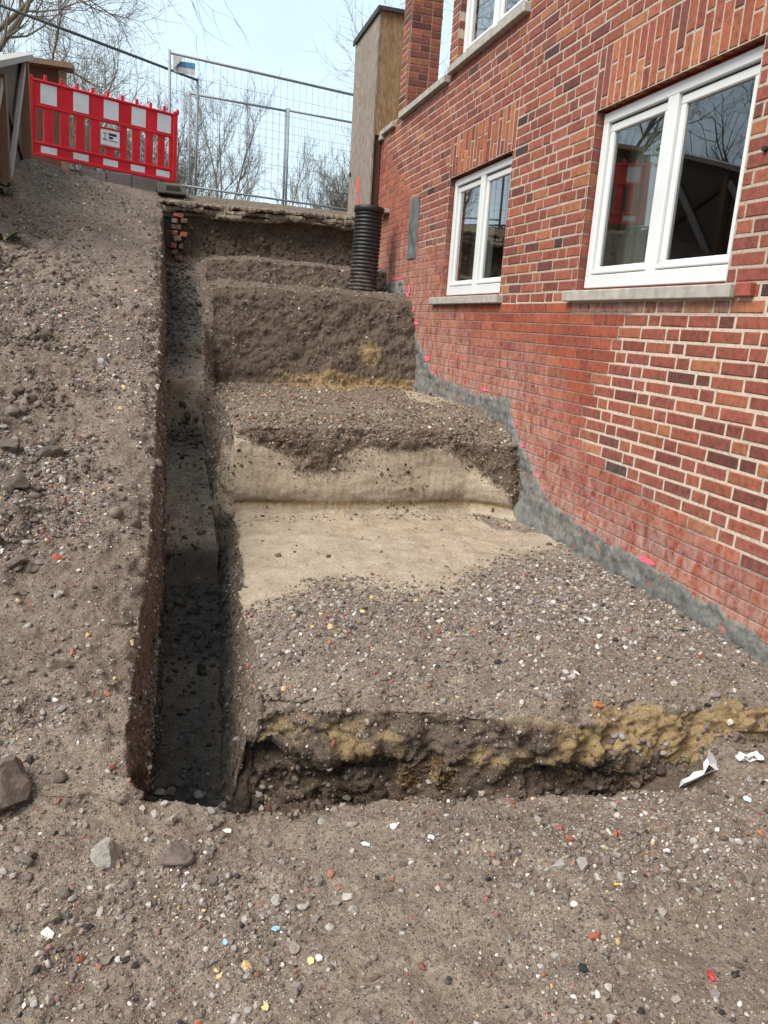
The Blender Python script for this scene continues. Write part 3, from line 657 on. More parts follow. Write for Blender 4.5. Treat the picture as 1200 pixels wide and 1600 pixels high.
for k in range(-27, 54):
    z0 = ZA+k*CH; z1 = z0+CH; y = -1.2+(k % 2)*(S_+H_)*.83+br.uniform(-.01, .01); i = k % 3
    while y < 12.4:
        L = H_ if i % 3 == 2 else S_; i += 1
        if z1 > coat_top(y)-.25:
            pz = wall_px(max(y, 1.2), z0)[1]
            if y < 1.2 and z0 > 1.2: y += L; continue
            for (p, q) in blocked(y, y+L, (z0+z1)/2):
                if pz > -120: add_brick((WX, p, z0), (WX+.10, q, z1))
        y += L
for (a, b, z0, z1) in LINT:                              # upright bricks over the windows
    n = int(round((b-a)/.0775)); w = (b-a)/n
    for i in range(n):
        h = [.252, .127][i % 2]+br.choice([0, 0, .0, .06, -.06])
        for (p, q) in ((z0, z0+h), (z0+h, z1)):
            add_brick((WX, a+i*w, p), (WX+.10, a+(i+1)*w, q), cls=False, color=br.choice([(.33, .085, .045), (.27, .065, .042), (.38, .125, .06), (.2, .055, .045), (.36, .1, .05)]))
# free standing pier between loggia and boarding: front face from the bond above, side face here
for k in range(28, 54):
    z0 = ZA+k*CH; z1 = z0+CH
    if z0 < 2.49: continue
    y0, y1 = 9.74, 10.02
    add_brick((WX, y0, z0), (WX+.10, y1, z1), cls=False)
    cuts = [0, .12, .25, .38] if k % 2 else [0, .25, .38]
    for p, q in zip(cuts[:-1], cuts[1:]): add_brick((WX+.015+p, 9.735, z0), (WX+.015+q, 9.80, z1), axis=1, cls=False)
for k in range(28, 54):                                  # end face of the main block beside the loggia (towards the street)
    z0 = ZA+k*CH; z1 = z0+CH
order = sorted(range(len(bricks)), key=lambda i: -bricks[i][3])
big = set(order[:300])
for i in order[:300]:
    vs, fs, c, s = bricks[i]
    mb = MB(); cen = sum((Vector(v) for v in vs), Vector())/len(vs)
    mb.add([Vector(v)-cen for v in vs], fs, c); o = mb.obj("brick", M['brick'], house); o.location = HI @ cen
rest = MB()
for i in order[300:]:
    vs, fs, c, s = bricks[i]; rest.add(vs, fs, c)
tag(hpart(rest, "brick_courses", M['brick']), None, None, None, 'stuff')
print("bricks", len(bricks))
# mortar bed behind the bricks
mo = MB(); ys = sorted(set([-1.2, 12.4]+[round(v, 4) for v in np.arange(-1.1, 12.4, .1)]+[v for o in OPEN for v in o[:2] if v < 12])); zs = sorted(set([-2.4, 4.5]+[round(v, 4) for v in np.arange(-2.3, 4.5, .0774)]+[v for o in OPEN for v in o[2:] if v < 5]))
vid = {}; mv = []; mf = []; mc = []
def mvert(y, z):
    if (y, z) not in vid:
        vid[(y, z)] = len(mv); px, py = wall_px(max(y, 1.3), z)
        sm = inpoly(px, py, SMOOTH); d = seg_dist(px, py)
        c = (.26, .23, .205, 1) if sm else ((.56, .48, .385, 1) if z < .3 else (.43, .36, .29, 1))
        if sm and (px < 712 or py < 475): c = (.33, .27, .22, 1)
        mv.append((WX+(.0045 if sm else .0045), y, z)); mc.append(c)
    return vid[(y, z)]
for ya, yb in zip(ys[:-1], ys[1:]):
    for za, zb in zip(zs[:-1], zs[1:]):
        ym, zm = (ya+yb)/2, (za+zb)/2
        if any(a < ym < b and c < zm < d for a, b, c, d in OPEN): continue
        mf.append((mvert(ya, za), mvert(ya, zb), mvert(yb, zb), mvert(yb, za)))
mo.v = mv; mo.f = mf; mo.c = mc
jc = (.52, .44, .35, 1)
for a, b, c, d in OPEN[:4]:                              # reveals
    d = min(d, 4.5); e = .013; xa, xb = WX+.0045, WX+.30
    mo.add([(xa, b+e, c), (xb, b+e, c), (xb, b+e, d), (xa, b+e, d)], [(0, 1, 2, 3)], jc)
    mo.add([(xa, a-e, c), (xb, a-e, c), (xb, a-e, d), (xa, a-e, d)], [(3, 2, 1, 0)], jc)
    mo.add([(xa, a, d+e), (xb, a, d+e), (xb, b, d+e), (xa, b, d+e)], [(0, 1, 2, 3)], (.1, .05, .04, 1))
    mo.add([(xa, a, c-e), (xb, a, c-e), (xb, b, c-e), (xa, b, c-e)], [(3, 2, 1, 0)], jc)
mo.add([(WX+.012, 9.744, 2.4), (WX+.395, 9.744, 2.4), (WX+.395, 9.744, 4.5), (WX+.012, 9.744, 4.5)], [(0, 1, 2, 3)], (.40, .33, .25, 1))
mo.add([(WX+.395, 9.744, 2.4), (WX+.395, 10.02, 2.4), (WX+.395, 10.02, 4.5), (WX+.395, 9.744, 4.5)], [(0, 1, 2, 3)], (.3, .1, .07, 1))
mo.add([(WX+.012, 10.02, 2.4), (WX+.395, 10.02, 2.4), (WX+.395, 10.02, 4.5), (WX+.012, 10.02, 4.5)], [(3, 2, 1, 0)], (.3, .1, .07, 1))
mo.add([(WX+.005, 8.219, 2.4), (WX+.3, 8.219, 2.4), (WX+.3, 8.219, 4.5), (WX+.005, 8.219, 4.5)], [(3, 2, 1, 0)], (.3, .1, .07, 1))
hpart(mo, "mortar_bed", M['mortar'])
def brick_wall_mat():
    t = NT("far_brickwork"); nd = t.n.new("ShaderNodeTexBrick"); nd.inputs['Scale'].default_value = 1; nd.inputs['Brick Width'].default_value = .25; nd.inputs['Row Height'].default_value = .0774; nd.inputs['Mortar Size'].default_value = .006
    nd.inputs['Color1'].default_value = (.3, .07, .04, 1); nd.inputs['Color2'].default_value = (.2, .05, .035, 1); nd.inputs['Mortar'].default_value = (.42, .35, .28, 1)
    sx = t.node("ShaderNodeSeparateXYZ"); t.set(sx.inputs[0], t.pos()); cb = t.node("ShaderNodeCombineXYZ"); t.set(cb.inputs[0], t.math('ADD', sx.outputs[0], sx.outputs[1])); t.set(cb.inputs[1], sx.outputs[2]); t.set(nd.inputs['Vector'], cb.outputs[0])
    return t.out(nd.outputs['Color'], .9)
M['farbrick'] = brick_wall_mat()
# upper storey out of view, gable, terrace floor and rooms behind the windows
up = MB().box((WX+.01, -6, 4.5), (9, 8.22, 7.2)); up.box((WX+.01, -6, -2.4), (9, -1.2, 4.5)); up.box((WX+.008, -1.2, 2.9), (WX+.3, 3.0, 4.5))
hpart(up, "upper_wall", M['farbrick'])
rm = MB()
def room(x0, x1, y0, y1, z0, z1):
    q = [(x0,y0,z0),(x1,y0,z0),(x1,y1,z0),(x0,y1,z0),(x0,y0,z1),(x1,y0,z1),(x1,y1,z1),(x0,y1,z1)]
    rm.add(q, [(0,1,2,3),(7,6,5,4),(4,5,1,0),(5,6,2,1),(6,7,3,2)])
room(WX+.05, 7.0, -1.2, 5.7, -.6, 2.3); room(WX+.05, 7.0, 5.72, 8.2, -.6, 2.3); room(WX+.05, 7.0, 5.7, 8.2, 2.32, 4.49)
hpart(rm, "room", M['room'])
ter = MB().box((WX+.02, 8.23, 2.30), (5.2, 12.4, 2.465)); hpart(ter, "terrace_floor", M['sill'])
for (a, b, z0, z1, pr) in ((3.42, 5.17, .247, .318, .055), (6.33, 8.13, .247, .318, .055), (6.32, 8.10, 2.475, 2.55, .06), (8.16, 9.80, 2.43, 2.50, .06), (10.08, 10.70, 2.41, 2.475, .05), (10.60, 11.3, 2.36, 2.42, .05), (10.12, 10.42, 1.40, 1.45, .10)):
    mb = MB().box((WX-pr, a, z0), (WX+.09, b, z1), bev=.006); hpart(mb, "stone_sill", M['sill'])
mb = MB().box((WX-.035, 3.30, .252), (WX+.03, 3.41, .322), bev=.006); hpart(mb, "red_tile", simple("red_tile", (.28, .07, .05), .7))
def window(y0, y1, z0, z1, mids=1):
    xf = WX+.056
    fr = MB(); w = .062; wb = .085
    fr.box((xf, y0+.012, z0+.02), (xf+.07, y1-.012, z0+.02+wb), bev=.004); fr.box((xf, y0+.012, z1-.016-w), (xf+.07, y1-.012, z1-.016), bev=.004)
    fr.box((xf+.001, y0+.012, z0+.02+wb-.003), (xf+.07, y0+.012+w, z1-.013-w), bev=.004); fr.box((xf+.001, y1-.012-w, z0+.02+wb-.003), (xf+.07, y1-.012, z1-.013-w), bev=.004)
    ym = (y0+y1)/2; fr.box((xf+.0015, ym-.05, z0+.02+wb-.003), (xf+.07, ym+.05, z1-.013-w), bev=.004)
    win = hpart(fr, "window", M['white'])
    sl = MB(); sl.box((xf+.02, y0, z0), (xf+.06, y1, z0+.02)); sl.box((xf+.02, y0, z1-.016), (xf+.06, y1, z1)); sl.box((xf+.012, y0, z0+.02), (xf+.06, y0+.012, z1-.016)); sl.box((xf+.012, y1-.012, z0+.02), (xf+.06, y1, z1-.016))
    hpart(sl, "seal_tape", M['seal'], win)
    for (a, b) in ((y0+.012+w, ym-.05), (ym+.05, y1-.012-w)):
        lo, hi = z0+.02+wb, z1-.016-w
        g = MB(); xs = xf+.022
        g.box((xs+.02, a, lo), (xs+.03, b, hi)); 
        s = MB(); sw = .05; e = .006
        s.box((xs, a+e, lo+e), (xs+.045, b-e, lo+e+sw), bev=.005); s.box((xs, a+e, hi-.012-sw), (xs+.045, b-e, hi-.012), bev=.005)
        s.box((xs+.001, a+e, lo+e+sw-.002), (xs+.045, a+e+sw*.9, hi-.010-sw), bev=.005); s.box((xs+.001, b-e-sw*.9, lo+e+sw-.002), (xs+.045, b-e, hi-.010-sw), bev=.005)
        s.box((xs-.022, a+e, lo+.006), (xs+.004, b-e, lo+.032), bev=.006)          # drip rail
        hpart(s, "sash", M['white'], win)
        gk = MB(); q = .002
        for (p0, p1, r0, r1) in ((a, b, lo-.001, lo+e+.002), (a, b, hi-.014, hi+.001), (a, a+e+.002, lo, hi), (b-e-.002, b, lo, hi)): gk.box((xs+.012, p0, r0), (xs+.04, p1, r1))
        hpart(gk, "gasket", M['gasket'], win)
        pn = MB(); ya, yb, za, zb = a+e+sw*.9-.004, b-e-sw*.9+.004, lo+e+sw-.006, hi-.010-sw+.004
        pn.quad((xs+.02, ya, za), (xs+.02, ya, zb), (xs+.02, yb, zb), (xs+.02, yb, za)); hpart(pn, "pane", M['glass'], win)
    return win
for o in OPEN[:2]: window(*o)
cur = simple("pale_curtain", (.62, .62, .54), .9, nscale=4, namt=.05)
for (ya, yb) in ((4.66, 5.20), (7.35, 8.05)):
    mb = MB(); n = 60
    for i in range(n+1):
        y = ya+(yb-ya)*i/n; x = WX+.30+.018*math.sin(i*1.1)+.01*math.sin(i*.37); mb.v += [(x, y, .25), (x, y, 1.6)]
    mb.f = [(2*i, 2*i+1, 2*i+3, 2*i+2) for i in range(n)]; hpart(mb, "curtain", cur, None, True)
window(6.42, 8.0, 2.55, 4.4)
# grey slurry coat along the foot of the wall
cyv = np.arange(1.6, 10.9, .012); NC = 44
Yc = np.repeat(cyv[:, None], NC, 1); top = coat_top(cyv)
q3 = np.stack([np.zeros_like(cyv), cyv, top], 1)
top = top + .024*vnoise(q3, 9, 5)+.02*vnoise(q3, 33, 6)+.012*vnoise(q3, 80, 7)
tz = (np.arange(NC)/(NC-1))[None, :]; Zc = top[:, None]-tz*.72
P3 = np.stack([np.zeros_like(Yc), Yc, Zc], -1).reshape(-1, 3)
th = .011+.010*fbm(P3, 9, 3, 9)+.005*vnoise(P3, 45, 4)
course = np.abs(((Zc.ravel()-ZA)/CH+.5) % 1-.5); th -= .006*(course < .11)
th = th.reshape(Yc.shape); th[:, 0] = -.004; th[:, 1] = np.maximum(.003, th[:, 1]*.75)
toe = np.clip((tz-.12)/.5, 0, 1); th = th + .05*toe**2
Vc = np.stack([WX-th, Yc, Zc], -1).reshape(-1, 3)-np.array([WX, 6.0, FG])
jj = (np.arange(len(cyv)-1)[:, None]*NC+np.arange(NC-1)[None, :]).ravel()
link("slurry_coat", np_mesh("slurry_coat", Vc, np.stack([jj, jj+1, jj+NC+1, jj+NC], 1)), M['coat'], house)
# metal plate, hook, paint marks
mb = MB(); P = [onX(*p, WX) for p in ((643, 312), (656, 308), (650, 402), (637, 406))]
ya, yb = (P[0].y+P[3].y)/2, (P[1].y+P[2].y)/2; zt, zb = P[0].z, P[3].z
mb.box((WX-.012, yb, zb), (WX+.02, ya, zt), bev=.004); hpart(mb, "metal_plate", M['plate'])
def blob_on_wall(px, py, w, h, ang, mat, name, off=.004):
    c = onX(px, py, WX); sc = c.dot(FWD)/F; n = 14; mb = MB(); vs = [(WX-off, c.y, c.z)]
    for i in range(n):
        a = 2*math.pi*i/n; rr = br.uniform(.65, 1.15); u, v = math.cos(a)*w*rr*.5, math.sin(a)*h*rr*.5
        u, v = u*math.cos(ang)-v*math.sin(ang), u*math.sin(ang)+v*math.cos(ang)
        p = onX(px+u, py+v, WX); vs.append((WX-off, p.y, p.z))
    mb.add(vs, [(0, 1+(i+1) % n, 1+i) for i in range(n)]); return hpart(mb, name, mat)
for a in ((838, 742, 20, 9, .5), (849, 770, 5, 18, .2), (1012, 876, 30, 10, .5), (922, 827, 14, 5, .4), (815, 695, 12, 6, .5), (807, 662, 10, 5, .4), (757, 609, 13, 5, .2), (676, 582, 8, 8, 0), (668, 560, 10, 9, 0), (651, 505, 9, 6, 0), (643, 483, 10, 9, 0), (637, 460, 8, 7, 0), (618, 436, 26, 3, -.1), (640, 455, 3, 26, -.1)):
    blob_on_wall(*a, M['pink'], "paint_mark")
mb = MB(); c = onX(909, 248, WX)
for i in range(7):
    a0, a1 = math.radians(40+i*38), math.radians(40+(i+1)*38)
    mb.tube((WX-.02, c.y+.018*math.cos(a0), c.z+.018*math.sin(a0)), (WX-.02, c.y+.018*math.cos(a1), c.z+.018*math.sin(a1)), .002, n=5)
mb.tube((WX-.02, c.y-.016, c.z-.012), (WX+.01, c.y-.016, c.z-.012), .002, n=5); hpart(mb, "wire_hook", M['gasket'])
c = onX(1198, 233, WX); mb = MB().tube((WX-.02, c.y, c.z), (WX+.02, c.y, c.z), .013, .016, n=10); hpart(mb, "anchor_bolt", M['gasket'])

# ------------------------------------------------------------------ boarded enclosure beside the pier
def part(root, mb, name, mat, parent=None, smooth=False):
    L = Vector(root.location); mb.v = [Vector(v)-L for v in mb.v]; return mb.obj(name, mat, parent or root, smooth)
bx = empty("boarded_box", (2.68, 10.7, 1.45), "tall weathered particle board box with felt roof beside the brick pier", "boarding")
part(bx, MB().box((2.665, 10.70, 1.47), (2.69, 12.02, 3.90)), "weathered_board", M['osb_grey'])
part(bx, MB().box((2.692, 10.705, 2.43), (3.45, 10.73, 3.90)), "plain_board", M['osb_tan'])
part(bx, MB().box((2.64, 10.67, 3.902), (3.5, 12.06, 3.925)).box((2.635, 10.66, 3.86), (2.655, 12.07, 3.93)).box((2.64, 10.655, 3.885), (3.5, 10.668, 3.93)), "felt_roof", M['felt'])
part(bx, MB().box((2.70, 10.74, 1.47), (2.79, 10.82, 3.88)), "corner_post", M['wood_dark'])
part(bx, MB().box((2.645, 11.9, 2.10), (2.664, 11.96, 2.14)), "bracket", M['gasket'])
sp_ = MB(); 
for (pa, pb, w) in (((561, 277), (558, 300), 8), ((560, 308), (558, 322), 7)):
    a = onX(*pa, 2.663); b = onX(*pb, 2.663); hw = w/2*a.dot(FWD)/F*2.2
    vs = [(2.662, a.y-hw*.8, a.z+.03), (2.662, a.y+hw*.7, a.z), (2.662, (a.y+b.y)/2+hw, (a.z+b.z)/2), (2.662, b.y+hw*.7, b.z), (2.662, b.y-hw*.7, b.z-.02), (2.662, (a.y+b.y)/2-hw*.9, (a.z+b.z)/2)]
    sp_.add(vs, [(5, 4, 3, 2, 1, 0)])
part(bx, sp_, "paint_mark", M['redspray'])

def mat_pipe():
    t = NT("muddy_black_plastic"); p = t.objc(); n = t.noise(p, 9, 5, .7, .4); sx = t.node("ShaderNodeSeparateXYZ"); t.set(sx.inputs[0], p)
    mud = t.rng(t.math('SUBTRACT', t.math('ADD', n, t.rng(t.noise(p, 70, 3), .3, .7, 0, .25)), t.rng(sx.outputs[2], 0, .9, .05, .42)), .42, .62, 0, .8)
    return t.out(t.mix(mud, (.02, .02, .021), (.14, .11, .085)), t.rng(mud, 0, 1, .42, .9), None, spec=.45)
M['pipe'] = mat_pipe()
# ------------------------------------------------------------------ corrugated pipe
pb_, pt_ = Vector((2.39, 9.70, .34)), Vector((2.435, 9.74, 1.385))
pipe = empty("corrugated_pipe", pb_, "black corrugated drain pipe standing upright against the brick wall", "pipe")
ax = (pt_-pb_); Lp = ax.length; R0 = .172
def lathe(prof, n, base, axis):
    d = axis.normalized(); s = Vector((1, 0, 0)); s = (s-d*s.dot(d)).normalized(); t = d.cross(s); vs = []; fs = []
    for (r, h) in prof:
        for i in range(n):
            a = 2*math.pi*i/n; vs.append(base+d*h+(s*math.cos(a)+t*math.sin(a))*r)
    for j in range(len(prof)-1):
        for i in range(n): fs.append((j*n+i, j*n+(i+1) % n, (j+1)*n+(i+1) % n, (j+1)*n+i))
    mb = MB(); mb.add(vs, fs); return mb
pr = []; nr = 22; hr = (Lp-.07)/nr
for i in range(nr):
    h = i*hr; pr += [(R0-.016, h), (R0-.014, h+hr*.22), (R0, h+hr*.34), (R0+.002, h+hr*.6), (R0, h+hr*.84), (R0-.014, h+hr*.96)]
part(pipe, lathe(pr, 36, pb_, ax), "ribbed_wall", M['pipe'], None, True)
part(pipe, lathe([(R0-.012, Lp-.072), (R0+.014, Lp-.066), (R0+.016, Lp-.01), (R0+.01, Lp), (R0-.012, Lp), (R0-.02, Lp-.05), (.0, Lp-.052)], 36, pb_, ax), "rim", M['pipe'], None, True)

# ------------------------------------------------------------------ street edge: broken slab, old brick footing, kerbs
sl = MB(); r_ = random.Random(5)
xs_ = np.arange(-.06, 2.645, .02)
for layer, (dz0, dz1, dy, sd) in enumerate(((0.0, -.062, 0.0, 1), (-.064, -.125, .015, 2), (-.128, -.175, .07, 3))):
    q = np.stack([xs_, np.zeros_like(xs_), np.zeros_like(xs_)], 1)
    chunk = np.array([random.Random(int(math.floor((x+.3*layer)/(.23+.05*layer)))*7+sd).uniform(-.05, .05) for x in xs_])
    yo = chunk*(1+.4*layer)+.02*vnoise(q, 9, sd)+.012*vnoise(q, 31, sd+5)
    zlo = dz1+.018*vnoise(q, 6, sd+9)+.01*vnoise(q, 22, sd+11)-.02*layer*np.maximum(0, vnoise(q, 3.1, sd+2))
    zt = 1.435+.045*xs_/2.6+.005*vnoise(q, 17, sd+3)
    vs = []; fs = []; K = 6
    for i, x in enumerate(xs_):
        f = 11.39+dy+yo[i]; n1 = r_.uniform(-.006, .006)
        vs += [(x, 12.25, zt[i]+dz0+.06), (x, f+.03, zt[i]+dz0+.004), (x, f+.008+n1, zt[i]+dz0-.006), (x, f-n1, zt[i]+(dz0+zlo[i])/2), (x, f+.012+n1, zt[i]+zlo[i]+.006), (x, f+.2, zt[i]+zlo[i])]
        if i:
            b = (i-1)*K
            for j in range(K-1): fs.append((b+j, b+j+1, b+j+K+1, b+j+K))
    sl.add(vs, fs)
slab = sl.obj("concrete_slab", M['slab']); tag(slab, "broken layered concrete slab edge at the top of the back cut", "slab")
ob = empty("brick_footing", (.17, 11.3, .4), "remains of an old brick footing at the head of the trench", "brickwork")
for i in range(11):
    z = .42+i*.082
    for j in range(1+(i % 2)):
        w = .11 if i % 2 == 0 else .075; x0 = .13+r_.uniform(-.012, .012)+j*.085
        mb = MB().box((0, 0, 0), (w, .12, .068), bev=.008)
        mb.v = [Vector(v)+Vector((r_.uniform(-.004, .004), r_.uniform(-.004, .004), r_.uniform(-.004, .004))) for v in mb.v]
        cc = r_.choice([(.3, .075, .045), (.26, .07, .05), (.2, .07, .05), (.16, .12, .09), (.14, .1, .075)]); mb.c = [(*cc, .35)]*len(mb.v)
        o = mb.obj("brick", M['brick'], ob); o.location = Vector((x0-.17+r_.uniform(-.03, .03), r_.uniform(.0, .12), z-.4)); o.rotation_euler = (r_.uniform(-.15, .15), r_.uniform(-.15, .15), r_.uniform(-.3, .3)); o.scale = (r_.uniform(.7, 1.2), 1, r_.uniform(.7, 1.1))
KG = "grey kerb stones under the barrier"
for i, (xa, xb) in enumerate(((122, 167), (168, 207), (208, 250))):
    a = onY(xa+1, 285, 12.55); b = onY(xb-1, 292, 12.55); mb = MB().box((0, 0, 0), (b.x-a.x, .09, .40), bev=.008)
    o = mb.obj("kerb_stone", M['kerb']); o.location = (a.x, 12.55+r_.uniform(-.01, .01), 1.47+.01*i); o.rotation_euler = (r_.uniform(-.03, .03), r_.uniform(-.01, .01), r_.uniform(-.03, .03))
    tag(o, ("grey kerb stone under the barrier, nearest the earth heap", "grey kerb stone under the barrier, middle of three", "grey kerb stone under the barrier, next to the fence foot")[i], "kerb stone", KG)
# ------------------------------------------------------------------ barrier
Lb, Rb = onY(44, 241, 11.55), onY(274, 286, 12.35)
bw = (Rb-Lb).length; bu = (Rb-Lb).normalized(); bn = Vector((0, 0, 1)).cross(bu).normalized(); bu_z = Vector((0, 0, 1))*.997+bu*.03; bh = .915
BM = Matrix(((bu.x, bn.x, bu_z.x, Lb.x), (bu.y, bn.y, bu_z.y, Lb.y), (bu.z, bn.z, bu_z.z, Lb.z), (0, 0, 0, 1)))
bar = empty("safety_barrier", Lb, "red plastic construction barrier with white reflective squares on the bank", "barrier")
def bpart(name, boxes, mat, bev=0.0, parent=None):
    mb = MB()
    for (x0, x1, z0, z1, y0, y1) in boxes: mb.box((x0*bw, y0, z0*bh), (x1*bw, y1, z1*bh), BM, bev)
    return part(bar, mb, name, mat, parent)
bpart("board", [(.012, .988, .69, .985, -.012, .012)], M['red']); bpart("board", [(.012, .988, .03, .165, -.012, .012)], M['red'])
for z0, z1, yy in ((0, .04, .028), (.158, .197, .024), (.645, .685, .024), (.965, 1.0, .03)): bpart("rail", [(.0, 1, z0, z1, -yy, yy)], M['red'], .008)
for x0, x1 in ((0, .03), (.97, 1.0)): bpart("post", [(x0, x1, -.005, 1.035, -.03, .0301)], M['red'], .006)
gaps = [(.055, .095), (.155, .196), (.256, .295), (.355, .394), (.640, .676), (.733, .77), (.825, .858), (.912, .944)]
edges = [0.03]+[v for g in gaps for v in g]+[.97]
for a, b in zip(edges[0::2], edges[1::2]):
    if b-a > .2:
        bpart("slat", [(a, .455, .19, .65, -.014, .014)], M['red'], .005); bpart("slat", [(.592, b, .19, .65, -.014, .014)], M['red'], .005)
    else: bpart("slat", [(a, b, .19, .65, -.014, .014)], M['red'], .005)
for f0 in (.076, .279, .478, .668, .852):
    for z0, z1 in ((.70, .955), (.055, .145)):
        bpart("reflective_square", [(f0, f0+.1, z0, z1, -.0155, -.0125)], M['refl'])
for i in range(10): bpart("peg", [(.098+i*.0995, .117+i*.0995, 1.0, 1.075, -.014, .014)], M['red'], .005)
bpart("sign_holder", [(.455, .592, .30, .325, -.02, .014), (.455, .592, .555, .58, -.02, .014), (.495, .552, .19, .30, -.014, .014)], M['red'], .004)
sg = bpart("sign_plate", [(.461, .586, .335, .548, -.019, .013)], M['refl'])
bpart("print", [(.512, .565, .475, .51, -.021, -.0192), (.512, .54, .43, .462, -.021, -.0192), (.508, .575, .402, .41, -.021, -.0192), (.485, .489, .415, .495, -.021, -.0192), (.474, .502, .495, .503, -.021, -.0192), (.473, .5, .405, .42, -.021, -.0192)], M['black'], 0, sg)
fo = onY(246, 303, 12.35); ft = empty("barrier_foot", (fo.x, 12.2, fo.z-.01), "grey recycled plastic foot block under the right end of the barrier", "foot block")
fb2 = MB().box((fo.x, 12.02, fo.z-.02), (fo.x+.40, 12.42, fo.z+.115), bev=.012); part(ft, fb2, "block", M['foot'])
part(ft, MB().box((fo.x+.12, 12.008, fo.z+.03), (fo.x+.31, 12.025, fo.z+.085), bev=.004), "slot_shade", M['gasket'])  # black slab on the block face, painted shade of a grip recess
part(ft, MB().box((fo.x-.02, 12.1, fo.z+.0), (fo.x+.0, 12.2, fo.z+.05)), "clip", M['gasket'])
part(ft, MB().box((fo.x+.20, 12.3, fo.z+.115), (fo.x+.34, 12.40, fo.z+.165), bev=.006), "block", M['foot'])

# ------------------------------------------------------------------ mesh fence panels
def fence(name, A, Bp, base, top, label, posts=(0, 1), dark=False, step=.11, lean=0.0):
    A = Vector(A); Bp = Vector(Bp); root = empty(name, (A.x, A.y, base), label, "fence", "mesh fence panels along the street")
    st = M['steel_dark'] if dark else M['steel']; d = (Bp-A); L = d.length; d.normalize()
    tz_ = Vector((lean, 0, 0))
    def P(f, z): p = A+d*(L*f); t = (z-base)/(top-base); return Vector((p.x, p.y, z))+tz_*t
    for f in posts: part(root, MB().tube(P(f, base), P(f, top+.04), .021, n=8), "post", M['steel'], None, True)
    for z in (top, base+.14): part(root, MB().tube(P(0, z), P(1, z), .021 if z == top else .017, n=8), "rail", st, None, True)
    w = MB(); n = int(L/step)
    for i in range(1, n): w.tube(P(i/n, base+.14), P(i/n, top), .0024, n=3, caps=False)
    m_ = int((top-base-.14)/.26)
    for j in range(1, m_+1): w.tube(P(0, base+.14+j*.26), P(1, base+.14+j*.26), .0024, n=3, caps=False)
    o = part(root, w, "wire_mesh", M['steel_dark']); o["kind"] = "stuff"
    return root
a, b = onY(265, 82, 13.3), onY(555, 125, 14.05); dd = (b-a); fA = fence("mesh_fence", (a.x, a.y, 0), (a.x+dd.x*1.04, a.y+dd.y*1.04, 0), 1.78, a.z, "tall mesh fence panel carrying a small blue and white sign")
c_ = onY(288, 107, 13.36); sgn = MB().box((c_.x-.16, 13.33, c_.z+.005), (c_.x+.16, 13.345, c_.z+.085)); sgp = part(fA, sgn, "sign", M['blue'])
part(fA, MB().box((c_.x-.16, 13.331, c_.z-.075), (c_.x+.16, 13.346, c_.z+.003)), "sign_lower_half", M['sheet'], sgp)
tri = onY(270, 88, 13.3); tm = MB(); tm.add([(tri.x, 13.29, tri.z+.02), (tri.x+.16, 13.29, tri.z+.0), (tri.x+.02, 13.29, tri.z-.16), (tri.x, 13.3, tri.z+.02), (tri.x+.16, 13.3, tri.z), (tri.x+.02, 13.3, tri.z-.16)], [(0, 2, 1), (3, 4, 5), (0, 1, 4, 3), (1, 2, 5, 4), (2, 0, 3, 5)]); part(fA, tm, "corner_gusset", M['sheet'])
a, b = onY(296, 146, 15.3), onY(447, 172, 15.55); fence("mesh_fence", (a.x, a.y, 0), (b.x, b.y, 0), 1.78, a.z, "lower looking mesh fence panel set back behind, left of the thin post", step=.12)
c2 = onY(555, 193, 15.8); fence("mesh_fence", (b.x+.05, b.y, 0), (c2.x+.4, c2.y+.05, 0), 1.78, b.z, "mesh fence panel set back behind, right of the thin post", step=.12)
a, b = onY(0, 8, 12.4), onY(306, 125, 14.5); d_ = (b-a).normalized()
fC = fence("mesh_fence", (a.x-d_.x*.35, a.y-d_.y*.35, 0), (b.x, b.y, 0), 1.78, b.z, "mesh fence panel with dark top rail running from upper left behind the barrier", dark=True, lean=.03)

# ------------------------------------------------------------------ wooden hoarding on the left
HX = -1.62
hd = empty("wooden_hoarding", (HX, 9.5, 1.1), "wooden hoarding panel with crossed braces beside the red barrier", "hoarding")
def hz(y, t): return np.interp(y, [3, 9.5, 11.2], [.55, 2.24, 2.88]) if t else np.interp(y, [3, 9.5, 11.2], [-.95, 1.05, 1.6])
def sheet(y0, y1, x0, x1, inset=.03):
    vs = [(x0, y0, hz(y0, 0)), (x1, y0, hz(y0, 0)), (x1, y1, hz(y1, 0)), (x0, y1, hz(y1, 0)), (x0, y0, hz(y0, 1)-inset), (x1, y0, hz(y0, 1)-inset), (x1, y1, hz(y1, 1)-inset), (x0, y1, hz(y1, 1)-inset)]
    mb = MB(); mb.add(vs, [(0,3,2,1),(4,5,6,7),(0,1,5,4),(1,2,6,5),(2,3,7,6),(3,0,4,7)]); return mb
def bar3(p, q, w, t):
    p, q = Vector(p), Vector(q); d = (q-p).normalized(); s = Vector((1, 0, 0)); n = d.cross(s).normalized(); mb = MB()
    vs = [e+s*a*t/2+n*b*w/2 for e in (p, q) for a, b in ((-1, -1), (1, -1), (1, 1), (-1, 1))]
    mb.add(vs, [(3,2,1,0),(4,5,6,7),(0,1,5,4),(1,2,6,5),(2,3,7,6),(3,0,4,7)]); return mb
M['osb_brown'] = mat_wood("shade_darkened_board", (.115, .095, .078))  # brown grey board, colour taken darker to paint in shade on its mirrored face
part(hd, sheet(7.6, 11.2, HX-.06, HX-.042), "board", M['osb_brown'])
for y in (11.2, 9.62, 8.0): part(hd, MB().box((HX-.04, y-.05, hz(y, 0)-.3), (HX+.05, y+.05, hz(y, 1)-.02)), "post", M['wood'])
part(hd, bar3((HX+.01, 7.5, hz(7.5, 1)+.03), (HX+.01, 11.3, hz(11.3, 1)+.03), .06, .17), "cap", M['wood_grey'])
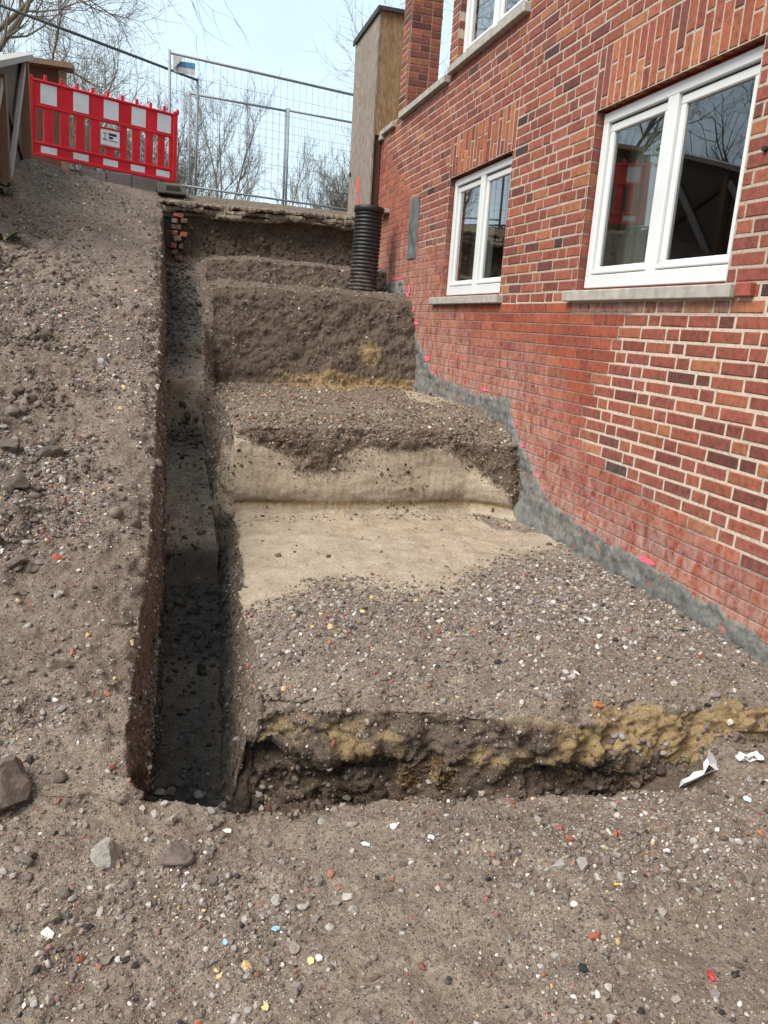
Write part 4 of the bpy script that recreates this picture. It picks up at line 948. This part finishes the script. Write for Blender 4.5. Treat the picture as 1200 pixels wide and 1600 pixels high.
for ya, yb in ((9.67, 11.15), (8.05, 9.57)):
    part(hd, bar3((HX+.012, ya, hz(ya, 0)+.02), (HX+.012, yb, hz(yb, 1)-.08), .09, .035), "brace", M['wood_grey'])
    part(hd, bar3((HX-.025, ya, hz(ya, 1)-.1), (HX-.025, yb, hz(yb, 0)+.05), .09, .03), "brace", M['wood_dark'])
bk = empty("timber_box", (-1.6, 12.2, 1.6), "low brown timber box with wooden cap behind the barrier's left end", "box")
a, b = onY(46, 130, 12.3), onY(100, 130, 12.6)
zc = onY(80, 104, 12.4).z
part(bk, MB().box((a.x-.5, 12.5, 1.6), (b.x, 12.53, zc)), "board", M['wood_dark'])
part(bk, MB().box((b.x-.05, 12.44, 1.6), (b.x+.05, 12.499, zc-.01)), "post", M['wood']); part(bk, MB().box((b.x-.62, 12.44, 1.6), (b.x-.54, 12.499, zc-.01)), "post", M['wood_dark'])
ct = MB(); p, q = onY(47, 97, 12.40), onY(114, 108, 12.40); ct.box((p.x-.3, 12.34, zc+.002), (q.x, 12.62, zc+.07)); part(bk, ct, "cap", M['wood'])
stk = onY(79, 215, 12.2); tag(MB().box((-.03, -.02, 0), (.03, .02, .62)).obj("wooden_stake", M['wood_grey'], None, False, (stk.x, 12.2, stk.z-.25)), "pale wooden stake standing behind the barrier slats", "stake")

# ------------------------------------------------------------------ bare trees
def tree_mesh(seed, height, spread, stems=1, levels=5, r0=.12, up=.35, first=.25, twigs=1.0):
    r = np.random.default_rng(seed); TR, CRN = [], []
    def perp(d):
        v = np.cross(d, r.normal(size=3)); return v/np.linalg.norm(v)
    def grow(p, d, L, rad, lev):
        nseg = 5 if lev == 0 else 4 if lev < 3 else 3
        pts = [p]; rr = [rad]
        for i in range(nseg):
            d = d + r.normal(size=3)*(.10 if lev == 0 else .2) + np.array([0, 0, up*.22*(lev > 0)]); d = d/np.linalg.norm(d)
            p = p + d*L/nseg; pts.append(p); rr.append(rad*(1-(i+1)/nseg*(.62 if lev < levels-1 else .8)))
            if lev < levels-1:
                fr_ = (i+1)/nseg
                if lev == 0 and fr_ < first: continue
                nb_ = {0: r.integers(1, 4), 1: r.integers(1, 4), 2: r.integers(1, 4)}.get(lev, r.integers(1, 3))
                for _ in range(nb_):
                    a = (r.uniform(.45, .95) if spread > 1 else r.uniform(.3, .65))*(spread if lev == 0 else 1); cd = d*math.cos(a)+perp(d)*math.sin(a)
                    grow(p+0, cd, L*(r.uniform(.42, .68) if spread > 1 or lev > 0 else r.uniform(.3, .46))*(1.1-.4*fr_ if lev == 0 else 1), max(.0055, rr[-1]*r.uniform(.45, .7)), lev+1)
        (TR if lev == 0 else CRN).append((np.array(pts), np.array(rr), 7 if lev == 0 else 4 if lev == 1 else 3))
    for s in range(stems):
        a = r.uniform(0, 6.28); lean = .05 if stems == 1 else r.uniform(.1, .3)
        d = np.array([math.cos(a)*lean, math.sin(a)*lean, 1.0]); grow(np.array([math.cos(a)*.1*(stems > 1), math.sin(a)*.1*(stems > 1), 0]), d/np.linalg.norm(d), height*r.uniform(.75, .95), r0*(1 if stems == 1 else .75), 0)
    def build(br_, nm, mat):
        VS, FS = [], []; b = 0
        for pts, rr, n in br_:
            for i, (p, q) in enumerate(zip(pts, rr)):
                d = pts[min(i+1, len(pts)-1)]-pts[max(0, i-1)]; d = d/np.linalg.norm(d); s = np.cross(d, [.31, .77, .55]); s /= np.linalg.norm(s); t = np.cross(d, s)
                an = np.arange(n)*2*math.pi/n; VS.append(p+q*(np.cos(an)[:, None]*s+np.sin(an)[:, None]*t))
            for i in range(len(pts)-1):
                for j in range(n): FS.append((b+i*n+j, b+i*n+(j+1) % n, b+(i+1)*n+(j+1) % n, b+(i+1)*n+j))
            b += n*len(pts)
        me = np_mesh(nm, np.concatenate(VS), np.array(FS)); me.materials.append(mat); return me
    return build(TR, "trunk", M['bark']), build(CRN, "crown", M['twig']), sum(len(p[0]) for p in CRN)
TG = "bare winter trees beyond the fence"
protos = {}
def tree(key, px, Yd, label, hgt=None, rz=0.0, args=None, X=None):
    if key not in protos: protos[key] = tree_mesh(**args); print("tree", key, protos[key][2])
    tm_, cm_, _ = protos[key]
    x = onY(px, 400, Yd).x if X is None else X
    o = empty("bare_tree", (x, Yd, 1.6), label, "tree", TG, (0, 0, rz)); 
    mz = max(v.co.z for v in cm_.vertices); sc_ = (onY(px, hgt, Yd).z-1.6)/mz if X is None else hgt; o.scale = (sc_, sc_, sc_)
    link("trunk", tm_, None, o); link("crown", cm_, None, o); return o
big_ = dict(seed=3, height=8.5, spread=1.25, stems=1, levels=5, r0=.22, first=.2)
mid_ = dict(seed=11, height=6.5, spread=.75, stems=3, levels=4, r0=.085, up=.6, first=.2)
slim = dict(seed=21, height=5.2, spread=.7, stems=1, levels=4, r0=.055, up=.5, first=.35)
bush = dict(seed=31, height=4.2, spread=.9, stems=6, levels=4, r0=.04, up=.35, first=.15)
tree('big', -45, 17, "spreading bare tree at the far left above the wooden hoarding", -420, .3, big_)
tree('big', 95, 24, "bare tree behind the left half of the red barrier, reaching the top edge", -60, 2.1)
tree('bush', 150, 22, "bushy bare tree behind the middle of the red barrier", 70, .5, bush)
tree('bush', 215, 24, "bushy bare tree behind the right part of the red barrier", 135, 2.0)
tree('mid', 262, 25, "slender bare tree behind the tall fence post at the barrier's end", 120, 4.0, mid_)
tree('mid', 342, 22, "many stemmed bare tree, the tallest seen through the mesh fence", 85, 1.0)
tree('bush', 296, 26, "bushy bare tree between the barrier and the many stemmed tree", 140, 4.2)
tree('slim', 400, 24, "thin young bare tree left of the thin fence post", 225, .4, slim)
tree('slim', 432, 25, "small forked bare tree close beside the thin fence post", 205, 3.0)
tree('slim', 478, 26, "thin bare tree right of the thin fence post", 215, 5.0)
tree('bush', 512, 25, "bushy bare tree in front of the boarded box's left edge", 220, 1.2)
tree('bush', 548, 27, "bushy bare tree half hidden by the boarded box", 185, 3.3)
tree('big', 735, 24, "bare tree seen through the gap beside the brick pier", -150, 1.7)
tree('bush', 190, 30, "distant bushy bare tree above the barrier's right half", 125, 5.1)
tree('mid', 60, 27, "many stemmed bare tree far behind the wooden hoarding", -40, 2.6)
tree('big', 0, 17, "bare tree left of the picture, seen mirrored in the large window", 1.0, 5.2, X=-8.5)
tree('big', 0, 22, "second bare tree left of the picture, seen mirrored in the large window", 1.1, 3.9, X=-13)

# ------------------------------------------------------------------ things lying about
def rock_obj(name, px, py, wpx, hpx, col, label, cat, seed, grp=None, flat=.8, smooth=False, sink=.2, mat=None, sub=3, dr=None):
    h = hit(px, py+hpx*.3)
    if not h: return None
    loc, nor, dp = h; w = wpx*dp/F*.5
    sv, sf = stone_shape(sub, seed, flat, .2, dr)
    P = sv + .06*np.stack([fbm(sv+i*9, 2.2, 2, seed+i) for i in range(3)], 1)
    me = np_mesh(name, P*w, sf, smooth=smooth); o = link(name, me, mat or mat_rock("rock_"+str(seed), col)); o.location = loc+Vector((0, 0, w*(.5-sink)*.8)); o.rotation_euler = (0, 0, seed*1.7)
    return tag(o, label, cat, grp)
SG = "larger stones on the loose earth"
rock_obj("boulder", 12, 1218, 110, 90, (.15, .122, .098), "large dark angular rock at the left edge of the picture", "rock", 41, SG, flat=1.1, dr=(.55, .85))
rock_obj("boulder", 165, 1320, 64, 66, (.30, .28, .24), "large pale grey angular rock beside the near end of the trench", "rock", 44, SG, flat=1.15, sink=.1, dr=(.5, .8))
rock_obj("boulder", 95, 1030, 44, 38, (.24, .2, .155), "tan rock with a red chip beside it on the left bank", "rock", 43, SG)
for (px, py, w, c, lab) in ((243, 1270, 22, (.34, .31, .27), "pale upright stone on the lip at the trench's near end, leftmost"), (270, 1277, 26, (.31, .27, .22), "pale flat stone on the lip at the trench's near end, beside the leftmost"),
    (275, 1330, 56, (.16, .125, .105), "low brown clod in front of the trench's near end"), (100, 1385, 32, (.145, .12, .1), "dark clod in the heap left of the white shard, upper"), (78, 1430, 36, (.2, .165, .12), "tan clod in the heap above the white shard"), (110, 1450, 26, (.23, .18, .12), "yellowish clod just above the white shard"),
    (40, 1335, 34, (.14, .115, .095), "dark clod at the left edge below the large dark rock"), (459, 1472, 28, (.25, .215, .18), "round grey brown stone next to the light blue scrap"), (543, 1396, 22, (.42, .39, .34), "whitish stone in a small cluster in the foreground centre"), (524, 1408, 24, (.26, .235, .205), "grey stone in the small cluster, left of the whitish one"), (551, 1418, 18, (.33, .31, .28), "small square grey stone in the cluster, below the whitish one"),
    (910, 1345, 30, (.29, .265, .24), "long grey stone at the gravel patch on the right"), (933, 1366, 20, (.45, .42, .38), "whitish stone at the lower edge of the gravel patch"), (878, 1345, 26, (.3, .265, .225), "flat tan stone left of the gravel patch"), (1113, 1079, 24, (.25, .22, .2), "flat grey stone above the yellow clay on the right"),
    (930, 1458, 24, (.36, .10, .055), "red brick pebble in the right foreground, the largest red one"), (962, 1301, 16, (.36, .09, .05), "red brick pebble above the gravel patch"), (90, 868, 20, (.40, .11, .06), "red brick chip on the left bank"), (935, 1096, 22, (.48, .2, .08), "orange brick chip on the edge above the yellow clay"), (773, 1080, 12, (.42, .11, .06), "small orange red chip on the terrace edge"), (845, 1508, 18, (.4, .39, .37), "pale lumpy mortar piece in the right foreground"),
    (160, 562, 17, (.3, .31, .31), "blue grey flat stone high on the bank"), (26, 745, 46, (.12, .098, .08), "big dark clod halfway up the left edge"), (78, 700, 46, (.11, .09, .072), "big dark clod beside the pale strip on the bank"), (25, 870, 40, (.14, .115, .095), "dark clod on the left edge level with the red chip"), (48, 880, 30, (.15, .125, .1), "dark clod left of the red chip"), (16, 690, 40, (.12, .1, .08), "dark clod on the left edge, highest of the big clods")):
    rock_obj("stone", px, py, w, w, c, lab, "stone" if "clod" not in lab else "clod", 50+px % 97, SG, flat=.75)
def shard(name, px, py, wpx, hpx, ang, mat, label, cat, grp=None, thick=.003, n=6, seed=1):
    h = hit(px, py)
    if not h: return
    loc, nor, dp = h; r = random.Random(seed); vs = []; w = wpx*dp/F*.5; d = hpx*dp/F*.75
    for i in range(n):
        a = 2*math.pi*i/n; k = r.uniform(.7, 1.1); vs.append((math.cos(a)*w*k, math.sin(a)*d*k))
    mb = MB(); mb.add([(x, y, 0) for x, y in vs]+[(x*.96, y*.96, thick) for x, y in vs], [tuple(range(n-1, -1, -1)), tuple(range(n, 2*n))]+[(i, (i+1) % n, n+(i+1) % n, n+i) for i in range(n)])
    o = mb.obj(name, mat); o.location = loc+Vector((0, 0, .004)); o.rotation_euler = (r.uniform(.1, .35), r.uniform(-.2, .2), ang); return tag(o, label, cat, grp)
cer = simple("cream_ceramic", (.74, .70, .6), .35, nscale=40, namt=.06); lblue = simple("light_blue_plastic", (.3, .58, .72), .4); yel = simple("yellow_ceramic", (.66, .55, .26), .5); pw = simple("pale_blue_paper", (.62, .74, .8), .5); glassy = simple("frosted_glass", (.34, .4, .37), .3); rp = simple("red_plastic", (.75, .03, .05), .4)
for i, a in enumerate(((73, 1464, 22, 22, .3, cer, "cream ceramic shard in the lower left foreground"), (431, 1453, 17, 10, 2.4, lblue, "light blue plastic scrap beside a round stone"), (351, 1474, 8, 8, .4, lblue, "tiny light blue scrap left of the bigger blue one"), (571, 1321, 20, 8, 2.8, pw, "pale blue scrap in the foreground centre"), (673, 1310, 16, 8, 0, pw, "pale blue white scrap right of the centre"), (1168, 1250, 18, 9, .3, pw, "whitish scrap at the right edge of the foreground"), (909, 971, 11, 9, .5, cer, "white shard lying on the terrace near the wall"), (987, 945, 9, 6, .5, cer, "small white shard on the terrace nearest the wall"), (898, 1053, 15, 10, .2, cer, "white angular shard above the clay edge"), (1041, 1362, 20, 14, 1.0, glassy, "frosted green glass shard right of the gravel patch"), (485, 1503, 13, 9, .2, yel, "small yellow shard below the round stone"), (413, 1574, 15, 13, .7, yel, "yellow ring shaped shard near the bottom edge"), (1125, 1451, 8, 4, .5, cer, "tiny white shard at the right"), (897, 1415, 14, 8, .2, cer, "white oval shard above the red pebble"), (568, 957, 12, 9, .9, yel, "yellow chip on the terrace gravel"), (355, 1300, 14, 9, .5, cer, "white triangular shard just before the trench"))):
    shard("shard", *a[:6], a[6], "shard", "scraps and shards on the earth", n=5+i % 3, seed=i)
h = hit(965, 1384)
if h:
    cg = empty("cigarette_butt", h[0]+Vector((0, 0, .006)), "cigarette butt with orange filter below the gravel patch", "cigarette butt", rot=(0, 0, -.2))
    MB().tube((-.012, 0, 0), (.006, 0, 0), .004, n=8).obj("filter", simple("orange_filter", (.75, .42, .08), .7), cg, True); MB().tube((.006, 0, 0), (.014, 0, 0), .0041, n=8).obj("paper", M['refl'], cg, True)
h = hit(1111, 1528)
if h: tag(MB().tube((-.004, -.014, 0), (.004, .014, 0), .006, n=8).obj("red_plug", rp, None, True, h[0]+Vector((0, 0, .006))), "small bright red plastic plug in the lower right foreground", "plug")
# slag blocks stuck in the cut
for i, (px, py, w, hh, lab) in enumerate(((643, 1204, .125, .115, "square yellow brown slag brick stuck in the front cut"), (692, 1208, .085, .085, "broken yellow brown slag piece beside the square one in the front cut"))):
    hq = hit(px, py)
    if not hq: continue
    bm = bmesh.new(); bmesh.ops.create_cube(bm, size=1); bmesh.ops.subdivide_edges(bm, edges=bm.edges[:], cuts=9, use_grid_fill=True)
    Vb = np.array([v.co[:] for v in bm.verts]); dn_ = vnoise(Vb, 13, 3+i)*.12+vnoise(Vb, 5, 8+i)*(.1+.2*i); Vb = Vb*(1+dn_[:, None])*np.array([w, .11, hh])
    Fb = np.array([[v.index for v in f.verts] for f in bm.faces]); bm.free()
    o = link("slag_block", np_mesh("slag_block", Vb, Fb, smooth=False), M['clinker']); o.location = hq[0]+Vector((0, .012, 0)); o.rotation_euler = (.05, .02+.2*i, .08); tag(o, lab, "slag block", "slag blocks in the cut")
# plastic foil
hq = hit(1115, 1195)
if hq:
    yb = hq[0].y; r = random.Random(12); mb = MB()
    out_ = [(1107, 1164), (1113, 1172), (1122, 1185), (1132, 1193), (1143, 1200), (1126, 1203), (1108, 1204), (1096, 1212), (1084, 1220), (1070, 1226), (1058, 1226), (1066, 1212), (1078, 1207), (1084, 1200), (1094, 1198), (1104, 1196), (1100, 1186), (1106, 1178)]
    ctr = [(1108, 1188), (1118, 1196), (1100, 1203), (1082, 1212), (1070, 1217)]
    rim = [onY(a, b+4, yb+r.uniform(-.015, .015)) for a, b in out_]; mid = [onY(a, b+4, yb-.035-r.uniform(0, .02)) for a, b in ctr]
    n = len(rim); near_ = [min(range(5), key=lambda k: (out_[i][0]-ctr[k][0])**2+(out_[i][1]-ctr[k][1])**2) for i in range(n)]
    fs = []
    for i in range(n):
        j = (i+1) % n; fs.append((i, j, n+near_[i]))
        if near_[j] != near_[i]: fs.append((j, n+near_[j], n+near_[i]))
    mb.add(rim+mid, fs); o = mb.obj("plastic_foil", M['foil']); o.location.z = -.008; sm = o.modifiers.new("thickness", 'SOLIDIFY'); sm.thickness = .0015
    tag(o, "crumpled white plastic foil poking out of the earth at the right", "plastic foil")
hq = hit(1172, 1187)
if hq:
    P = hq[0]; n = 16; mb = MB(); r = random.Random(4); vs = []
    for i in range(n):
        a = 2*math.pi*i/n; w = .07*r.uniform(.8, 1.1); vs.append((math.cos(a)*w, math.sin(a)*.035*r.uniform(.6, 1.2), .012+r.uniform(-.006, .012)))
    vs2 = [(x*.55, y*.4, z-.008) for x, y, z in vs]
    mb.add(vs+vs2, [(i, (i+1) % n, n+(i+1) % n, n+i) for i in range(n)]); o = mb.obj("plastic_foil", M['foil'], None, False, P); sm = o.modifiers.new("thickness", 'SOLIDIFY'); sm.thickness = .0015
    tag(o, "flat loop of torn white plastic foil at the right edge", "plastic foil")
# weeds on the left edge
def weed(px, py, n, s, label, seed):
    hq = hit(px, py)
    if not hq: return
    r = random.Random(seed); root = empty("weed", hq[0], label, "weed", "weeds at the left edge")
    for i in range(n):
        a = r.uniform(0, 6.28); L = s*r.uniform(.6, 1.2); e = r.uniform(.25, 1.0); w = L*.22; mb = MB(); d = Vector((math.cos(a), math.sin(a), 0)); sd = Vector((-d.y, d.x, 0))
        p0 = Vector((0, 0, 0)); p1 = d*L*.5+Vector((0, 0, L*.5*e)); p2 = d*L+Vector((0, 0, L*.55*e))
        mb.add([p0-sd*w*.15, p0+sd*w*.15, p1+sd*w, p1-sd*w, p2], [(0, 1, 2, 3), (3, 2, 4)]); mb.obj("leaf", M['leaf'], root)
weed(5, 305, 9, .16, "green weed at the left edge below the hoarding", 1); weed(6, 375, 11, .18, "green weed at the left edge, lower than the other", 2); weed(12, 292, 7, .10, "small green weed at the foot of the hoarding post", 3)
